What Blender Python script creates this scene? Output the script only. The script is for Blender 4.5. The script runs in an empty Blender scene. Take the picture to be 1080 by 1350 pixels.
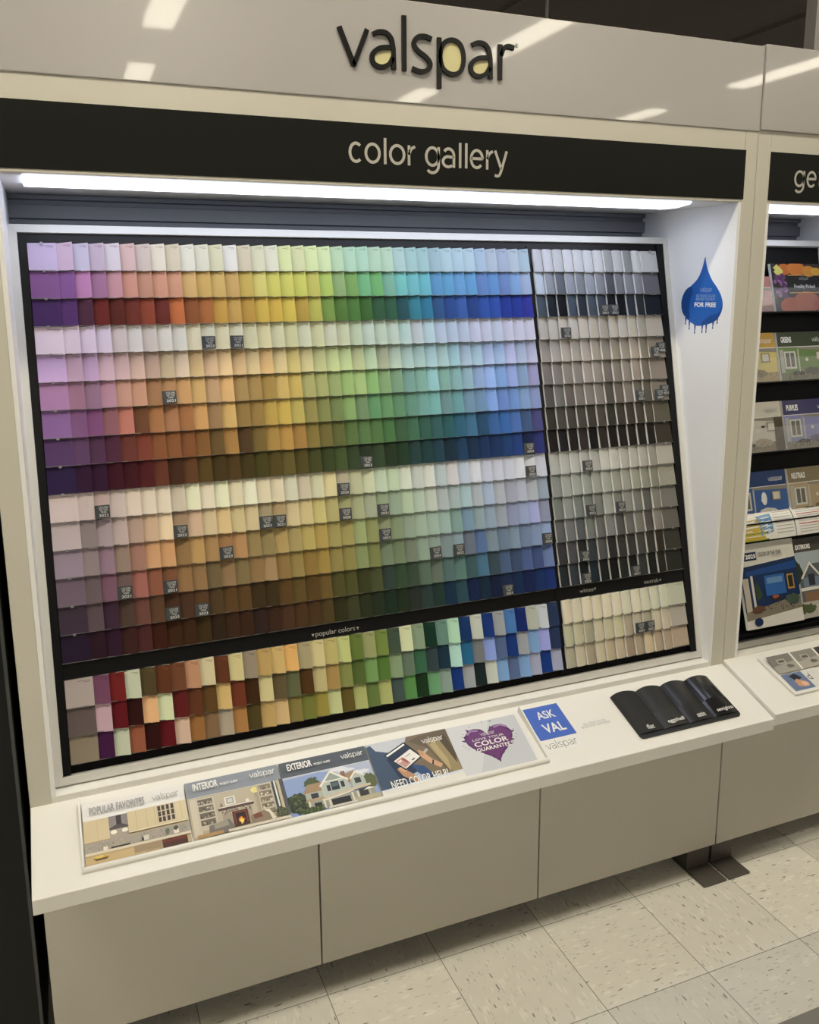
import bpy, math, random
from mathutils import Matrix, Vector
random.seed(7)
SC = bpy.context.scene
COL = SC.collection

# ------------------------------------------------------------------ camera
F_PX, SX, SY = 1142.2, 2.79, -66.2
YAW, PITCH, ROLL = -0.3883, -0.1952, -0.0058
cam_pos = Vector((-1.4927, -1.6284, 1.7056))
cd_ = bpy.data.cameras.new('camera')
cam = bpy.data.objects.new('camera', cd_)
COL.objects.link(cam)
cd_.sensor_fit = 'HORIZONTAL'; cd_.sensor_width = 36.0
cd_.lens = F_PX / 1080 * 36.0
cd_.shift_x = -SX / 1080; cd_.shift_y = SY / 1080
cd_.clip_start = 0.05; cd_.clip_end = 100
cy, sy, cp, sp = math.cos(YAW), math.sin(YAW), math.cos(PITCH), math.sin(PITCH)
Fw = Vector((-sy * cp, cy * cp, sp)); Rt = Vector((cy, sy, 0)); Up = Rt.cross(Fw)
cr, sr = math.cos(ROLL), math.sin(ROLL)
Rx = Rt * cr + Up * sr; Ux = -Rt * sr + Up * cr
cam.matrix_world = Matrix(((Rx.x, Ux.x, -Fw.x, cam_pos.x), (Rx.y, Ux.y, -Fw.y, cam_pos.y), (Rx.z, Ux.z, -Fw.z, cam_pos.z), (0, 0, 0, 1)))
SC.camera = cam
SC.view_settings.view_transform = 'Standard'
SC.view_settings.look = 'None'
SC.view_settings.gamma = 1.0
SC.view_settings.exposure = 0.0
try: SC.view_settings.use_curve_mapping = False
except Exception: pass

# ------------------------------------------------------------------ light levels
WORLD_RGB, WORLD_STR = (1.0, 0.93, 0.80), 0.07
LAMP_RGB, LAMP_STR = (1.0, 0.92, 0.74), 38.0
LED_RGB, LED_STR = (0.74, 0.81, 1.0), 4.6
world = bpy.data.worlds.new('store_air'); SC.world = world; world.use_nodes = True
bg = world.node_tree.nodes['Background']
bg.inputs[0].default_value = (*WORLD_RGB, 1); bg.inputs[1].default_value = WORLD_STR

# ------------------------------------------------------------------ helpers
def lin(c): return c / 12.92 if c <= .04045 else ((c + .055) / 1.055) ** 2.4
def hx(s):
    if len(s) == 3: s = s[0] * 2 + s[1] * 2 + s[2] * 2
    return tuple(lin(int(s[i:i + 2], 16) / 255) for i in (0, 2, 4))
MATS = {}
def mat(name, color, rough=.5, metal=0., spec=.5, emit=None, estr=0., bump=0., bscale=200., vary=0., coat=0., attr=False, trans=0., alpha=1., vscale=6.):
    if name in MATS: return MATS[name]
    m = bpy.data.materials.new(name); m.use_nodes = True
    nt = m.node_tree; b = nt.nodes['Principled BSDF']
    if isinstance(color, str): color = hx(color)
    b.inputs['Base Color'].default_value = (*color, 1)
    b.inputs['Roughness'].default_value = rough
    b.inputs['Metallic'].default_value = metal
    b.inputs['Specular IOR Level'].default_value = spec
    b.inputs['Coat Weight'].default_value = coat
    b.inputs['Transmission Weight'].default_value = trans
    b.inputs['Alpha'].default_value = alpha
    if emit: b.inputs['Emission Color'].default_value = (*emit, 1); b.inputs['Emission Strength'].default_value = estr
    tc = nt.nodes.new('ShaderNodeTexCoord')
    src = None
    if attr:
        a = nt.nodes.new('ShaderNodeAttribute'); a.attribute_name = 'Col'; src = a.outputs['Color']
        nt.links.new(src, b.inputs['Base Color'])
    if vary:
        n = nt.nodes.new('ShaderNodeTexNoise'); n.inputs['Scale'].default_value = vscale; n.inputs['Detail'].default_value = 4
        nt.links.new(tc.outputs['Object'], n.inputs['Vector'])
        mr = nt.nodes.new('ShaderNodeMapRange'); mr.inputs[3].default_value = 1 - vary; mr.inputs[4].default_value = 1 + vary
        nt.links.new(n.outputs['Fac'], mr.inputs[0])
        mx = nt.nodes.new('ShaderNodeVectorMath'); mx.operation = 'SCALE'
        if src: nt.links.new(src, mx.inputs[0])
        else: mx.inputs[0].default_value = color
        nt.links.new(mr.outputs[0], mx.inputs['Scale'])
        nt.links.new(mx.outputs[0], b.inputs['Base Color'])
    if bump:
        n = nt.nodes.new('ShaderNodeTexNoise'); n.inputs['Scale'].default_value = bscale
        nt.links.new(tc.outputs['Object'], n.inputs['Vector'])
        bp = nt.nodes.new('ShaderNodeBump'); bp.inputs['Strength'].default_value = bump; bp.inputs['Distance'].default_value = .001
        nt.links.new(n.outputs['Fac'], bp.inputs['Height']); nt.links.new(bp.outputs[0], b.inputs['Normal'])
    MATS[name] = m
    return m

class MB:
    def __init__(s): s.v = []; s.f = []; s.c = []
    def quad(s, pts, col=None):
        i = len(s.v); s.v += [tuple(p) for p in pts]; s.f.append(tuple(range(i, i + len(pts)))); s.c.append(col)
    def box(s, x0, x1, y0, y1, z0, z1, col=None):
        i = len(s.v)
        s.v += [(x, y, z) for z in (z0, z1) for y in (y0, y1) for x in (x0, x1)]
        for q in ((0, 2, 3, 1), (4, 5, 7, 6), (0, 1, 5, 4), (1, 3, 7, 5), (3, 2, 6, 7), (2, 0, 4, 6)):
            s.f.append(tuple(i + k for k in q)); s.c.append(col)
    def prism_x(s, x0, x1, prof, col=None):     # prof: list of (y,z) counter clockwise seen from +x
        n = len(prof); i = len(s.v)
        s.v += [(x0, y, z) for y, z in prof] + [(x1, y, z) for y, z in prof]
        s.f.append(tuple(i + k for k in range(n))[::-1]); s.c.append(col)
        s.f.append(tuple(i + n + k for k in range(n))); s.c.append(col)
        for k in range(n):
            j = (k + 1) % n
            s.f.append((i + k, i + j, i + n + j, i + n + k)); s.c.append(col)
    def prism_z(s, pts, z0, z1, col=None):
        n = len(pts); i = len(s.v)
        s.v += [(x, y, z0) for x, y in pts] + [(x, y, z1) for x, y in pts]
        s.f.append(tuple(i + k for k in range(n))[::-1]); s.c.append(col)
        s.f.append(tuple(i + n + k for k in range(n))); s.c.append(col)
        for k in range(n):
            j = (k + 1) % n
            s.f.append((i + k, i + j, i + n + j, i + n + k)); s.c.append(col)
    def tube(s, p0, p1, r, n=12, col=None):
        p0, p1 = Vector(p0), Vector(p1); d = (p1 - p0).normalized()
        a = d.orthogonal().normalized(); b = d.cross(a); i = len(s.v)
        for p in (p0, p1):
            for k in range(n):
                t = 2 * math.pi * k / n; s.v.append(tuple(p + a * math.cos(t) * r + b * math.sin(t) * r))
        for k in range(n):
            j = (k + 1) % n; s.f.append((i + k, i + j, i + n + j, i + n + k)); s.c.append(col)
        s.f.append(tuple(i + k for k in range(n))[::-1]); s.c.append(col)
        s.f.append(tuple(i + n + k for k in range(n))); s.c.append(col)
    def build(s, name, m, parent=None, frame=None, bevel=0., smooth=False):
        me = bpy.data.meshes.new(name); me.from_pydata(s.v, [], s.f); me.materials.append(m)
        if any(c is not None for c in s.c):
            at = me.color_attributes.new('Col', 'FLOAT_COLOR', 'CORNER'); dat = []
            for p, c in zip(me.polygons, s.c):
                c = c or (.8, .8, .8)
                dat += list((*c, 1.)) * p.loop_total
            at.data.foreach_set('color', dat)
        if smooth: me.polygons.foreach_set('use_smooth', [True] * len(me.polygons))
        me.update()
        return put(name, me, parent, frame, bevel)
def put(name, me, parent=None, frame=None, bevel=0.):
    o = bpy.data.objects.new(name, me); COL.objects.link(o)
    W = frame.copy() if frame else Matrix.Identity(4)
    if parent is not None:
        o.parent = parent
        o.matrix_parent_inverse = Matrix.Identity(4)
        o.matrix_local = PW(parent).inverted() @ W
    else: o.matrix_world = W
    o['_w'] = [x for r in W for x in r]
    if bevel:
        b = o.modifiers.new('bevel', 'BEVEL'); b.width = bevel; b.segments = 2; b.limit_method = 'ANGLE'; b.angle_limit = .7
    return o
def PW(o):
    w = list(o['_w']); return Matrix((w[0:4], w[4:8], w[8:12], w[12:16]))
def empty(name, frame):
    o = bpy.data.objects.new(name, None); COL.objects.link(o); o.empty_display_size = .05
    if isinstance(frame, tuple): frame = Matrix.Translation(frame)
    o.matrix_world = frame; o['_w'] = [x for r in frame for x in r]
    return o
def tag(o, label=None, cat=None, group=None, kind=None):
    if label: o['label'] = label
    if cat: o['category'] = cat
    if group: o['group'] = group
    if kind: o['kind'] = kind
    return o
def frm(o, x, y, z):
    return Matrix(((x[0], y[0], z[0], o[0]), (x[1], y[1], z[1], o[1]), (x[2], y[2], z[2], o[2]), (0, 0, 0, 1)))
def text(body, box, z, m, parent, frame, name='lettering', bold=0., extrude=0., shear=0.):
    """text fitted into box (x0,x1,y0,y1) of the frame's plane"""
    cu = bpy.data.curves.new(name, 'FONT'); cu.body = body; cu.size = 1; cu.offset = bold; cu.shear = shear
    cu.align_x = 'CENTER'; cu.resolution_u = 3; cu.space_line = .85
    t = bpy.data.objects.new(name, cu)
    me = bpy.data.meshes.new_from_object(t)
    bpy.data.objects.remove(t); bpy.data.curves.remove(cu)
    xs = [v.co.x for v in me.vertices]; ys = [v.co.y for v in me.vertices]
    x0, x1, y0, y1 = box; ax, bx, ay, by_ = min(xs), max(xs), min(ys), max(ys)
    for v in me.vertices:
        v.co.x = x0 + (v.co.x - ax) / (bx - ax) * (x1 - x0)
        v.co.y = y0 + (v.co.y - ay) / (by_ - ay) * (y1 - y0)
        v.co.z = z
    me.materials.clear(); me.materials.append(m); me.name = name
    o = put(name, me, parent, frame)
    if extrude:
        s = o.modifiers.new('solid', 'SOLIDIFY'); s.thickness = extrude; s.offset = 1
    return o
def smooth_path(pts, n=8, closed=False):
    out = []; N = len(pts)
    rng = range(N) if closed else range(N - 1)
    for i in rng:
        g = (lambda k: pts[k % N]) if closed else (lambda k: pts[max(0, min(N - 1, k))])
        p0, p1, p2, p3 = g(i - 1), g(i), g(i + 1), g(i + 2)
        for k in range(n):
            t = k / n
            out.append(tuple(.5 * ((2 * p1[a]) + (-p0[a] + p2[a]) * t + (2 * p0[a] - 5 * p1[a] + 4 * p2[a] - p3[a]) * t * t + (-p0[a] + 3 * p1[a] - 3 * p2[a] + p3[a]) * t ** 3) for a in (0, 1)))
    if not closed: out.append(pts[-1])
    return out
def stroke(mb, pts, w, z0, z1, sc=1., off=(0, 0), closed=False):
    n = len(pts); L = []; R_ = []
    for i, p in enumerate(pts):
        a = pts[(i - 1) % n] if (closed or i > 0) else p
        b = pts[(i + 1) % n] if (closed or i < n - 1) else p
        d = Vector((b[0] - a[0], b[1] - a[1])).normalized(); nx, ny = -d.y, d.x
        L.append(((p[0] + nx * w / 2) * sc + off[0], (p[1] + ny * w / 2) * sc + off[1]))
        R_.append(((p[0] - nx * w / 2) * sc + off[0], (p[1] - ny * w / 2) * sc + off[1]))
    for i in range(n if closed else n - 1):
        j = (i + 1) % n
        q = [L[i], R_[i], R_[j], L[j]]
        mb.quad([(x, y, z1) for x, y in q])
        if z1 > z0:
            mb.quad([(L[i][0], L[i][1], z0), (L[i][0], L[i][1], z1), (L[j][0], L[j][1], z1), (L[j][0], L[j][1], z0)])
            mb.quad([(R_[i][0], R_[i][1], z1), (R_[i][0], R_[i][1], z0), (R_[j][0], R_[j][1], z0), (R_[j][0], R_[j][1], z1)])
    if z1 > z0 and not closed:
        for k in (0, n - 1):
            mb.quad([(L[k][0], L[k][1], z0), (R_[k][0], R_[k][1], z0), (R_[k][0], R_[k][1], z1), (L[k][0], L[k][1], z1)])
def a_glyph(ox):
    st = [smooth_path([(ox + .008, .0655), (ox + .022, .0715), (ox + .038, .0705), (ox + .049, .060), (ox + .0535, .040)], 6) + [(ox + .0545, 0)]]
    st.append(smooth_path([(ox + .047, .0435), (ox + .022, .0395), (ox + .0065, .026), (ox + .009, .009), (ox + .026, .003), (ox + .043, .010), (ox + .052, .024)], 6))
    fill = smooth_path([(ox + .047, .0385), (ox + .026, .035), (ox + .012, .024), (ox + .015, .012), (ox + .027, .008), (ox + .041, .014), (ox + .048, .026)], 5, True)
    return st, fill
def logo(mb, scale, off, z0, z1, w=.0092, fillmb=None):
    S = [[(.0015, .0735), (.0325, .001)], [(.0622, .0735), (.0315, .001)], [(.145, .109), (.145, 0)]]
    s1, f1 = a_glyph(.067); s2, f2 = a_glyph(.2965)
    S += s1 + s2
    S.append(smooth_path([(.2085, .0685), (.193, .0725), (.176, .0695), (.1675, .056), (.176, .043), (.196, .031), (.2055, .018), (.198, .0055), (.182, .0015), (.163, .006)], 6))
    S.append([(.2265, .0735), (.2265, -.029)])
    bowl = smooth_path([(.257, .0715), (.236, .062), (.2285, .036), (.236, .0115), (.257, .002), (.277, .010), (.2845, .036), (.277, .063)], 5, True)
    S.append([(.3745, .0735), (.3745, 0)])
    S.append(smooth_path([(.376, .050), (.383, .066), (.394, .0715), (.4085, .069)], 6))
    for p in S: stroke(mb, p, w, z0, z1, scale, off)
    stroke(mb, bowl, w, z0, z1, scale, off, True)
    if fillmb is not None:
        for f, fillmb in zip((f1, f2, bowl), fillmb):
            fillmb.prism_z([(x * scale + off[0], y * scale + off[1]) for x, y in f][::-1], z0, z0 + (z1 - z0) * .35)
def logo_part(parent, frame, x0, x1, ybase, z, m, name='logo', thin=.0075):
    mb = MB(); sc = (x1 - x0) / .41
    logo(mb, sc, (x0, ybase), z, z, thin)
    return mb.build(name, m, parent, frame)

# ------------------------------------------------------------------ materials
M_floor_grey = None
white = mat('cream_laminate', (.62, .595, .52), .28, vary=.02)
white_in = mat('white_panel', (.88, .88, .88), .3)
fasc = mat('fascia_acrylic', (.44, .42, .415), .28, coat=.3)
ctop = mat('counter_laminate', (.80, .785, .74), .3, vary=.015)
door_m = mat('door_laminate', (.62, .59, .52), .42, vary=.02)
silver = mat('satin_frame', (.66, .65, .61), .35, vary=.03, vscale=30.)
black = mat('black_plastic', (.006, .006, .0065), .4, spec=.2)
blacksoft = mat('black_board', (.004, .004, .0045), .6, spec=.15)
plaque_m = mat('charcoal_plaque', (.010, .010, .0085), .5, spec=.15)
slat_m = mat('slate_slatwall', (.21, .215, .235), .45)
letter_m = mat('white_print', (.80, .80, .76), .5)
greyletter = mat('grey_letter', (.50, .48, .43), .5)
logo_black = mat('logo_black', (.006, .006, .005), .3, spec=.25)
logo_fill = mat('logo_cream', (.72, .66, .36), .4)
lampd = mat('lamp_diffuser', (1, 1, 1), .5, emit=LAMP_RGB, estr=LAMP_STR)
led_m = mat('led_diffuser', (1, 1, 1), .5, emit=LED_RGB, estr=LED_STR)
metal_dark = mat('grey_steel', (.11, .10, .09), .45, metal=.3)
gond_m = mat('gondola_paint', (.010, .011, .0115), .45, spec=.25)
pages_m = mat('paper_edges', (.70, .69, .66), .7)
print_m = mat('printed_cover', (1, 1, 1), .32, attr=True, spec=.35)
chip_m = mat('paint_chip_paper', (1, 1, 1), .6, attr=True, spec=.2)
tag_m = mat('tag_charcoal', (.035, .042, .05), .45)
clear_m = mat('clear_acrylic', (.9, .92, .92), .08, alpha=.06)

# ------------------------------------------------------------------ dimensions
XL, XR, PW_, BS, FS = -1.6162, .2296, .0426, .009, .0077
YC, HC, HB, TC = .2066, .5661, .6392, .0333
ZS, PB, PT, FB, FT = 1.9252, 1.9326, 2.0543, 2.1009, 2.3055
BY = .5927
W_ = XR - XL
# ------------------------------------------------------------------ floor
def floor_material():
    m = bpy.data.materials.new('vinyl_tile'); m.use_nodes = True; nt = m.node_tree; N = nt.nodes; Lk = nt.links
    b = N['Principled BSDF']; b.inputs['Roughness'].default_value = .33
    g = N.new('ShaderNodeNewGeometry')
    def vm(op, a, bb=None, sc=None):
        n = N.new('ShaderNodeVectorMath'); n.operation = op
        if hasattr(a, 'links'): Lk.new(a, n.inputs[0])
        else: n.inputs[0].default_value = a
        if bb is not None:
            if hasattr(bb, 'links'): Lk.new(bb, n.inputs[1])
            else: n.inputs[1].default_value = bb
        if sc is not None: n.inputs['Scale'].default_value = sc
        return n.outputs[0]
    def ma(op, a, bb=0., c=None):
        n = N.new('ShaderNodeMath'); n.operation = op
        for i, x in enumerate((a, bb, c)):
            if x is None: continue
            if hasattr(x, 'links'): Lk.new(x, n.inputs[i])
            else: n.inputs[i].default_value = x
        return n.outputs[0]
    p = vm('SUBTRACT', g.outputs['Position'], (-.3838, .1595, 0))
    p = vm('SCALE', p, sc=1 / .3048)
    cell = vm('FLOOR', p); fr = vm('FRACTION', p)
    wn = N.new('ShaderNodeTexWhiteNoise'); wn.noise_dimensions = '2D'; Lk.new(cell, wn.inputs['Vector'])
    sp_ = N.new('ShaderNodeSeparateXYZ'); Lk.new(cell, sp_.inputs[0])
    par = ma('MODULO', ma('ADD', ma('ADD', sp_.outputs[0], sp_.outputs[1]), 100.), 2.)
    def flecks(sc1, lo, hi, seed):
        outs = []
        for vec in ((5., 1.2, 1.), (1.2, 5., 1.)):
            q = vm('MULTIPLY', g.outputs['Position'], tuple(v * sc1 for v in vec))
            q = vm('ADD', q, (seed, seed * .7, 0))
            # domain distortion
            nz = N.new('ShaderNodeTexNoise'); nz.inputs['Scale'].default_value = .6; nz.inputs['Detail'].default_value = 2; Lk.new(q, nz.inputs['Vector'])
            q2 = vm('ADD', q, vm('SCALE', nz.outputs['Color'], sc=1.2))
            vo = N.new('ShaderNodeTexVoronoi'); vo.inputs['Scale'].default_value = 1.; Lk.new(q2, vo.inputs['Vector'])
            wh = N.new('ShaderNodeTexWhiteNoise'); Lk.new(vo.outputs['Color'], wh.inputs['Vector'])
            size = ma('MULTIPLY', ma('SUBTRACT', wh.outputs['Value'], lo), hi)
            outs.append(ma('GREATER_THAN', size, vo.outputs['Distance']))
        mx = N.new('ShaderNodeMix'); Lk.new(par, mx.inputs[0]); Lk.new(outs[0], mx.inputs[2]); Lk.new(outs[1], mx.inputs[3])
        return mx.outputs[0]
    dark = flecks(24., .55, .62, 3.)
    mid = flecks(34., .45, .7, 11.)
    lite = flecks(20., .4, .8, 23.)
    n1 = N.new('ShaderNodeTexNoise'); n1.inputs['Scale'].default_value = 18.; n1.inputs['Detail'].default_value = 5; Lk.new(g.outputs['Position'], n1.inputs['Vector'])
    ramp = N.new('ShaderNodeMapRange'); ramp.inputs[3].default_value = .93; ramp.inputs[4].default_value = 1.07; Lk.new(n1.outputs['Fac'], ramp.inputs[0])
    tone = N.new('ShaderNodeMapRange'); tone.inputs[3].default_value = .80; tone.inputs[4].default_value = 1.05; Lk.new(wn.outputs['Value'], tone.inputs[0])
    s = ma('MULTIPLY', ramp.outputs[0], tone.outputs[0])
    s = ma('MULTIPLY', s, ma('SUBTRACT', 1., ma('MULTIPLY', mid, .22)))
    s = ma('MULTIPLY', s, ma('ADD', 1., ma('MULTIPLY', lite, .10)))
    s = ma('MULTIPLY', s, ma('SUBTRACT', 1., ma('MULTIPLY', dark, .62)))
    f = N.new('ShaderNodeSeparateXYZ'); Lk.new(fr, f.inputs[0])
    ed = None
    for o in (f.outputs[0], f.outputs[1]):
        e = ma('ABSOLUTE', ma('SUBTRACT', o, .5)); e = ma('GREATER_THAN', e, .4965)
        ed = e if ed is None else ma('MAXIMUM', ed, e)
    s = ma('MULTIPLY', s, ma('SUBTRACT', 1., ma('MULTIPLY', ed, .72)))
    col = vm('SCALE', (.78, .755, .69)); Lk.new(s, col.node.inputs['Scale'])
    Lk.new(col, b.inputs['Base Color'])
    return m
mb = MB(); mb.quad([(-8, -12, 0), (9, -12, 0), (9, 6, 0), (-8, 6, 0)])
tag(mb.build('floor', floor_material()), kind='structure')
# ------------------------------------------------------------------ ceiling with its light rows
ceil_m = mat('dark_ceiling', (.34, .30, .26), .8, vary=.1, vscale=.6)
grid_m = mat('ceiling_grid', (.33, .29, .25), .6)
mb = MB(); mb.box(-14, 22, -14, 24, 4.5, 4.6)
tag(mb.build('ceiling', ceil_m), kind='structure')
mb = MB()
for k in range(-6, 10): mb.box(-14, 22, 2.4 * k - .03, 2.4 * k + .03, 4.46, 4.5)
for k in range(-3, 8): mb.box(3.0 * k - .03, 3.0 * k + .03, -14, 24, 4.46, 4.5)
tag(mb.build('trim_1', grid_m), kind='structure')
housing = mat('fixture_housing', (.7, .7, .68), .5)
def lamp(x, y, lab):
    t = empty('ceiling_light', (x, y, 4.36))
    tag(t, lab, 'ceiling light', 'fluorescent fixtures over the aisles')
    hx_, hy_ = (.95, .17) if y > -2 else (.17, .95)
    m1 = MB(); m1.box(x - hx_, x + hx_, y - hy_, y + hy_, 4.28, 4.36); m1.build('housing', housing, t)
    m2 = MB(); m2.box(x - hx_ + .03, x + hx_ - .03, y - hy_ + .03, y + hy_ - .03, 4.255, 4.279); m2.build('diffuser', lampd, t)
    m3 = MB()
    for k in (-.7, .7):
        xx, yy = (x + k, y) if y > -2 else (x, y + k)
        m3.tube((xx, yy, 4.36), (xx, yy, 4.5), .006, 6)
    m3.build('hanger', housing, t)
names = ['far left', 'left', 'middle', 'right', 'far right']
rowsn = ['nearest the display', 'behind the photographer', 'farthest from the display']
for i, x in enumerate((-4.0, -.3, 3.3, 6.95)):
    for j, y in enumerate((-1.15, -6.5, -9.9)):
        if i == 3 and j < 1: continue
        lamp(x if j else (-3.4, -.9, 3.6)[i], y, 'long white ceiling light in the %s row, %s' % (names[i], rowsn[j]))
# back of the gondola run
mb = MB(); mb.box(-5, 6, .75, .8, 0, 2.2)
tag(mb.build('wall_back', mat('dark_backing', (.02, .02, .02), .7)), kind='structure')

# unseen shelving across the aisle, added to keep low-angle lamp light off the floor
t = empty('light_blocking_shelving', (0, -2.9, 0)); tag(t, 'unseen grey shelving run across the aisle, added to block low lamp light', 'shelving unit')
opp = mat('blocker_shelving_grey', (.16, .15, .13), .6)
m = MB(); m.box(-5, 6, -3.3, -3.25, .0, 2.0); m.build('back_panel', opp, t)
m = MB(); m.box(-5, 6, -3.25, -2.45, .0, .14); m.build('base_deck', opp, t)
for z in (.55, .95, 1.35, 1.75):
    m = MB(); m.box(-5, 6, -3.25, -2.6, z, z + .03); m.build('shelf', opp, t)

# ------------------------------------------------------------------ frames of reference
ev = Vector((0, -.2056724, -.9786209)); en = Vector((0, -.9786209, .2056724))
A0 = Vector((XL + PW_ + FS, .48571, 1.85167))
def panel_frame(x0): return frm((x0, A0.y, A0.z), (1, 0, 0), tuple(-ev), tuple(en))
PF = panel_frame(A0.x)         # local x = u, local y = -v, z outward
ce = Vector((0, YC, HB - HC)); CL = ce.length; ce.normalize(); cn = Vector((1, 0, 0)).cross(ce)
CF = frm((XL, 0, HC), (1, 0, 0), tuple(ce), tuple(cn))
FFr = frm((0, YC, 0), (1, 0, 0), (0, 0, 1), (0, -1, 0))   # header plane: local x = world x, local y = world z

# ------------------------------------------------------------------ display unit
def display_unit(x0, x1, lab, dz, doors, first):
    t = empty('display_cabinet', (x0, YC, 0)); tag(t, lab, 'display cabinet')
    for a, b in ((x0, x0 + PW_), (x1 - PW_, x1 - .0012)):
        m = MB(); m.box(a, b, YC, .62, HB - .02, 2.12); m.build('side_post', white, t, bevel=.0015)
    m = MB(); m.box(x0 + PW_, x1 - PW_, YC, YC + .03, ZS, 2.12); m.build('header_frame', white, t, bevel=.0015)
    m = MB(); m.box(x0 + PW_ + .001, x1 - PW_ + .0035, YC - .0015, YC + .002, PB, PT)
    pl = m.build('header_plaque', plaque_m, t)
    fy = .2035 if first else .200
    m = MB(); m.box(x0 + .001, x1 - .0008, fy, .62, FB + (0 if first else .004), FT + (0 if first else .005))
    fa = m.build('fascia_panel', fasc, t, bevel=.002)
    # soffit with the light channel
    m = MB(); m.box(x0 + PW_, x1 - PW_, YC + .03, .62, ZS + .0005, ZS + .015)
    m.build('soffit', white_in, t)
    m = MB(); m.prism_x(x0 + PW_ + .05, x1 - PW_ - .13, [(YC + .036, ZS + .0004), (YC + .042, ZS - .005), (YC + .10, ZS - .010), (YC + .16, ZS - .008), (YC + .20, ZS + .0004)])
    m.build('light_strip', led_m, t)
    for a, b in ((x0 + PW_, x0 + PW_ + BS), (x1 - PW_ - BS, x1 - PW_)):
        m = MB(); m.box(a - .0005 if a > x0 + 1 else a, b, YC + .0005, .61, HB - .02, ZS + .0003); m.build('side_panel', white_in, t)
    # slatwall
    m = MB()
    prof = [(BY + .02, 1.60)]
    z = 1.60
    for zz in (1.66, 1.73, 1.80, 1.8735, 1.916):
        prof += [(BY, z), (BY, zz - .014), (BY + .012, zz - .012), (BY + .012, zz - .003), (BY, zz - .001)]
        z = zz
    prof += [(BY, 1.916), (BY, 1.9245), (BY + .02, 1.9245)]
    m.prism_x(x0 + PW_ + BS, x1 - PW_ - BS, prof[::-1]); m.build('slatwall_back', slat_m, t)
    # ledge and counter
    m = MB(); m.box(x0 + PW_, x1 - PW_, YC, YC + .05, HB - .01, .6535); m.build('ledge', ctop, t, bevel=.001)
    m = MB()
    m.prism_x(x0 + .0005, x1 - .0015, [(0, HC + dz), (0, HC - TC + dz), (.19, HC - TC + dz), (.6, HC - TC + dz), (.6, HB + dz + .0), (YC, HB + dz)][::-1] if False else [(0, HC - TC + dz), (.6, HC - TC + dz), (.6, HB + dz), (YC, HB + dz), (0, HC + dz)])
    m.build('counter', ctop, t, bevel=.0018)
    for a, b in doors:
        m = MB(); m.box(a + .002, b - .002, .1861, .205, .0671, HC - TC + dz - .0005); m.build('door_panel', door_m, t, bevel=.0012)
    m = MB(); m.box(x0 + .03, x1 - .004, .21, .6, .075, HC - TC - .001); m.build('cabinet_carcass', gond_m, t)
    return t, fa, pl
g1, g2 = -.9977, -.3841
dispL, fasL, plqL = display_unit(XL, XR, 'white lit display cabinet holding the wall of paint chips', 0, ((-1.611, g1), (g1, g2), (g2, XR)), True)
w3 = .6137
dispR, fasR, plqR = display_unit(XR + .0005, XR + w3, 'neighbouring white display cabinet with brochure shelves, at the right edge', .011, ((XR, XR + w3),), False)
# sign lettering
LF = frm((-.9015, .2035, 2.1645), (1, 0, 0), (0, 0, 1), (0, -1, 0))
m1, m2 = MB(), [MB(), MB(), MB()]; logo(m1, 1., (0, 0), 0., .006, .0098, m2)
lg = m1.build('logo_lettering', logo_black, fasL, LF); tag(lg, 'raised black lettering')
for q_ in m2: q_.build('logo_counter_fill', logo_fill, fasL, LF)
text('\u00ae', (.413, .421, .071, .080), .001, logo_black, fasL, LF, name='trademark_sign')
def geo_glyph(ch, x0, x1, xh=1.0, sw=.14):
    """strokes of a plain geometric lowercase letter between x0 and x1, x height 1, baseline 0"""
    h = sw / 2; a, b = x0 + h, x1 - h; cx = (a + b) / 2; rx = (b - a) / 2; cy_, ry = .5, .5 - h + .01
    arc = lambda t0, t1, n=22, cy=cy_, r=ry: [(cx + rx * math.cos(math.radians(t0 + (t1 - t0) * k / n)), cy + r * math.sin(math.radians(t0 + (t1 - t0) * k / n))) for k in range(n + 1)]
    if ch == 'o': return [(arc(0, 360)[:-1], True)]
    if ch == 'c': return [(arc(48, 312), False)]
    if ch == 'l': return [([(cx, 0), (cx, 1.26)], False)]
    if ch == 'r': return [([(a, 0), (a, .98)], False), (smooth_path([(a, .52), (a + .12 * 1, .80), (b, .93)], 6), False)]
    if ch == 'g': return [(arc(0, 360)[:-1], True), ([(b, .98), (b, .12)] + [(cx + rx * math.cos(math.radians(-t)), .06 + .36 * math.sin(math.radians(-t))) for t in range(10, 150, 10)], False)]
    if ch == 'a': return [([(b, 0), (b, .62)] + [(cx + rx * math.cos(math.radians(t)), .60 + .33 * math.sin(math.radians(t))) for t in range(12, 150, 12)], False),
                          ([(b, .54)] + [(cx - .02 + rx * math.cos(math.radians(t)), .29 + .255 * math.sin(math.radians(t))) for t in range(65, 330, 14)] , False)]
    if ch == 'e': return [([(a, .52), (b, .52)] + arc(4, 318, 24), False)]
    if ch == 'y': return [([(a, .98), (cx + .03, .06)], False), (smooth_path([(b, .98), (cx + .06, .05), (cx - .06, -.24), (cx - .20, -.31), (a - .0, -.27)], 7), False)]
    if ch == 't': return [([(a + .12, 1.22), (a + .12, .22)] + smooth_path([(a + .13, .18), (a + .22, .07), (b, .08)], 5), False), ([(a - .02, .93), (b, .93)], False)]
def geo_text(spans, base, xh, parent, swm):
    mb_ = MB()
    for ch, xa, xb in spans:
        wid = (xb - xa) / xh
        for pts, cl in geo_glyph(ch, 0, wid, sw=swm / xh): stroke(mb_, pts, swm / xh, 0, 0, xh, (xa, base), cl)
    return mb_.build('lettering', greyletter, parent, FFr @ Matrix.Translation((0, 0, .0017)))
KX = [(459, -.8833), (512, -.7918), (570, -.6886), (668, -.5036)]
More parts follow.
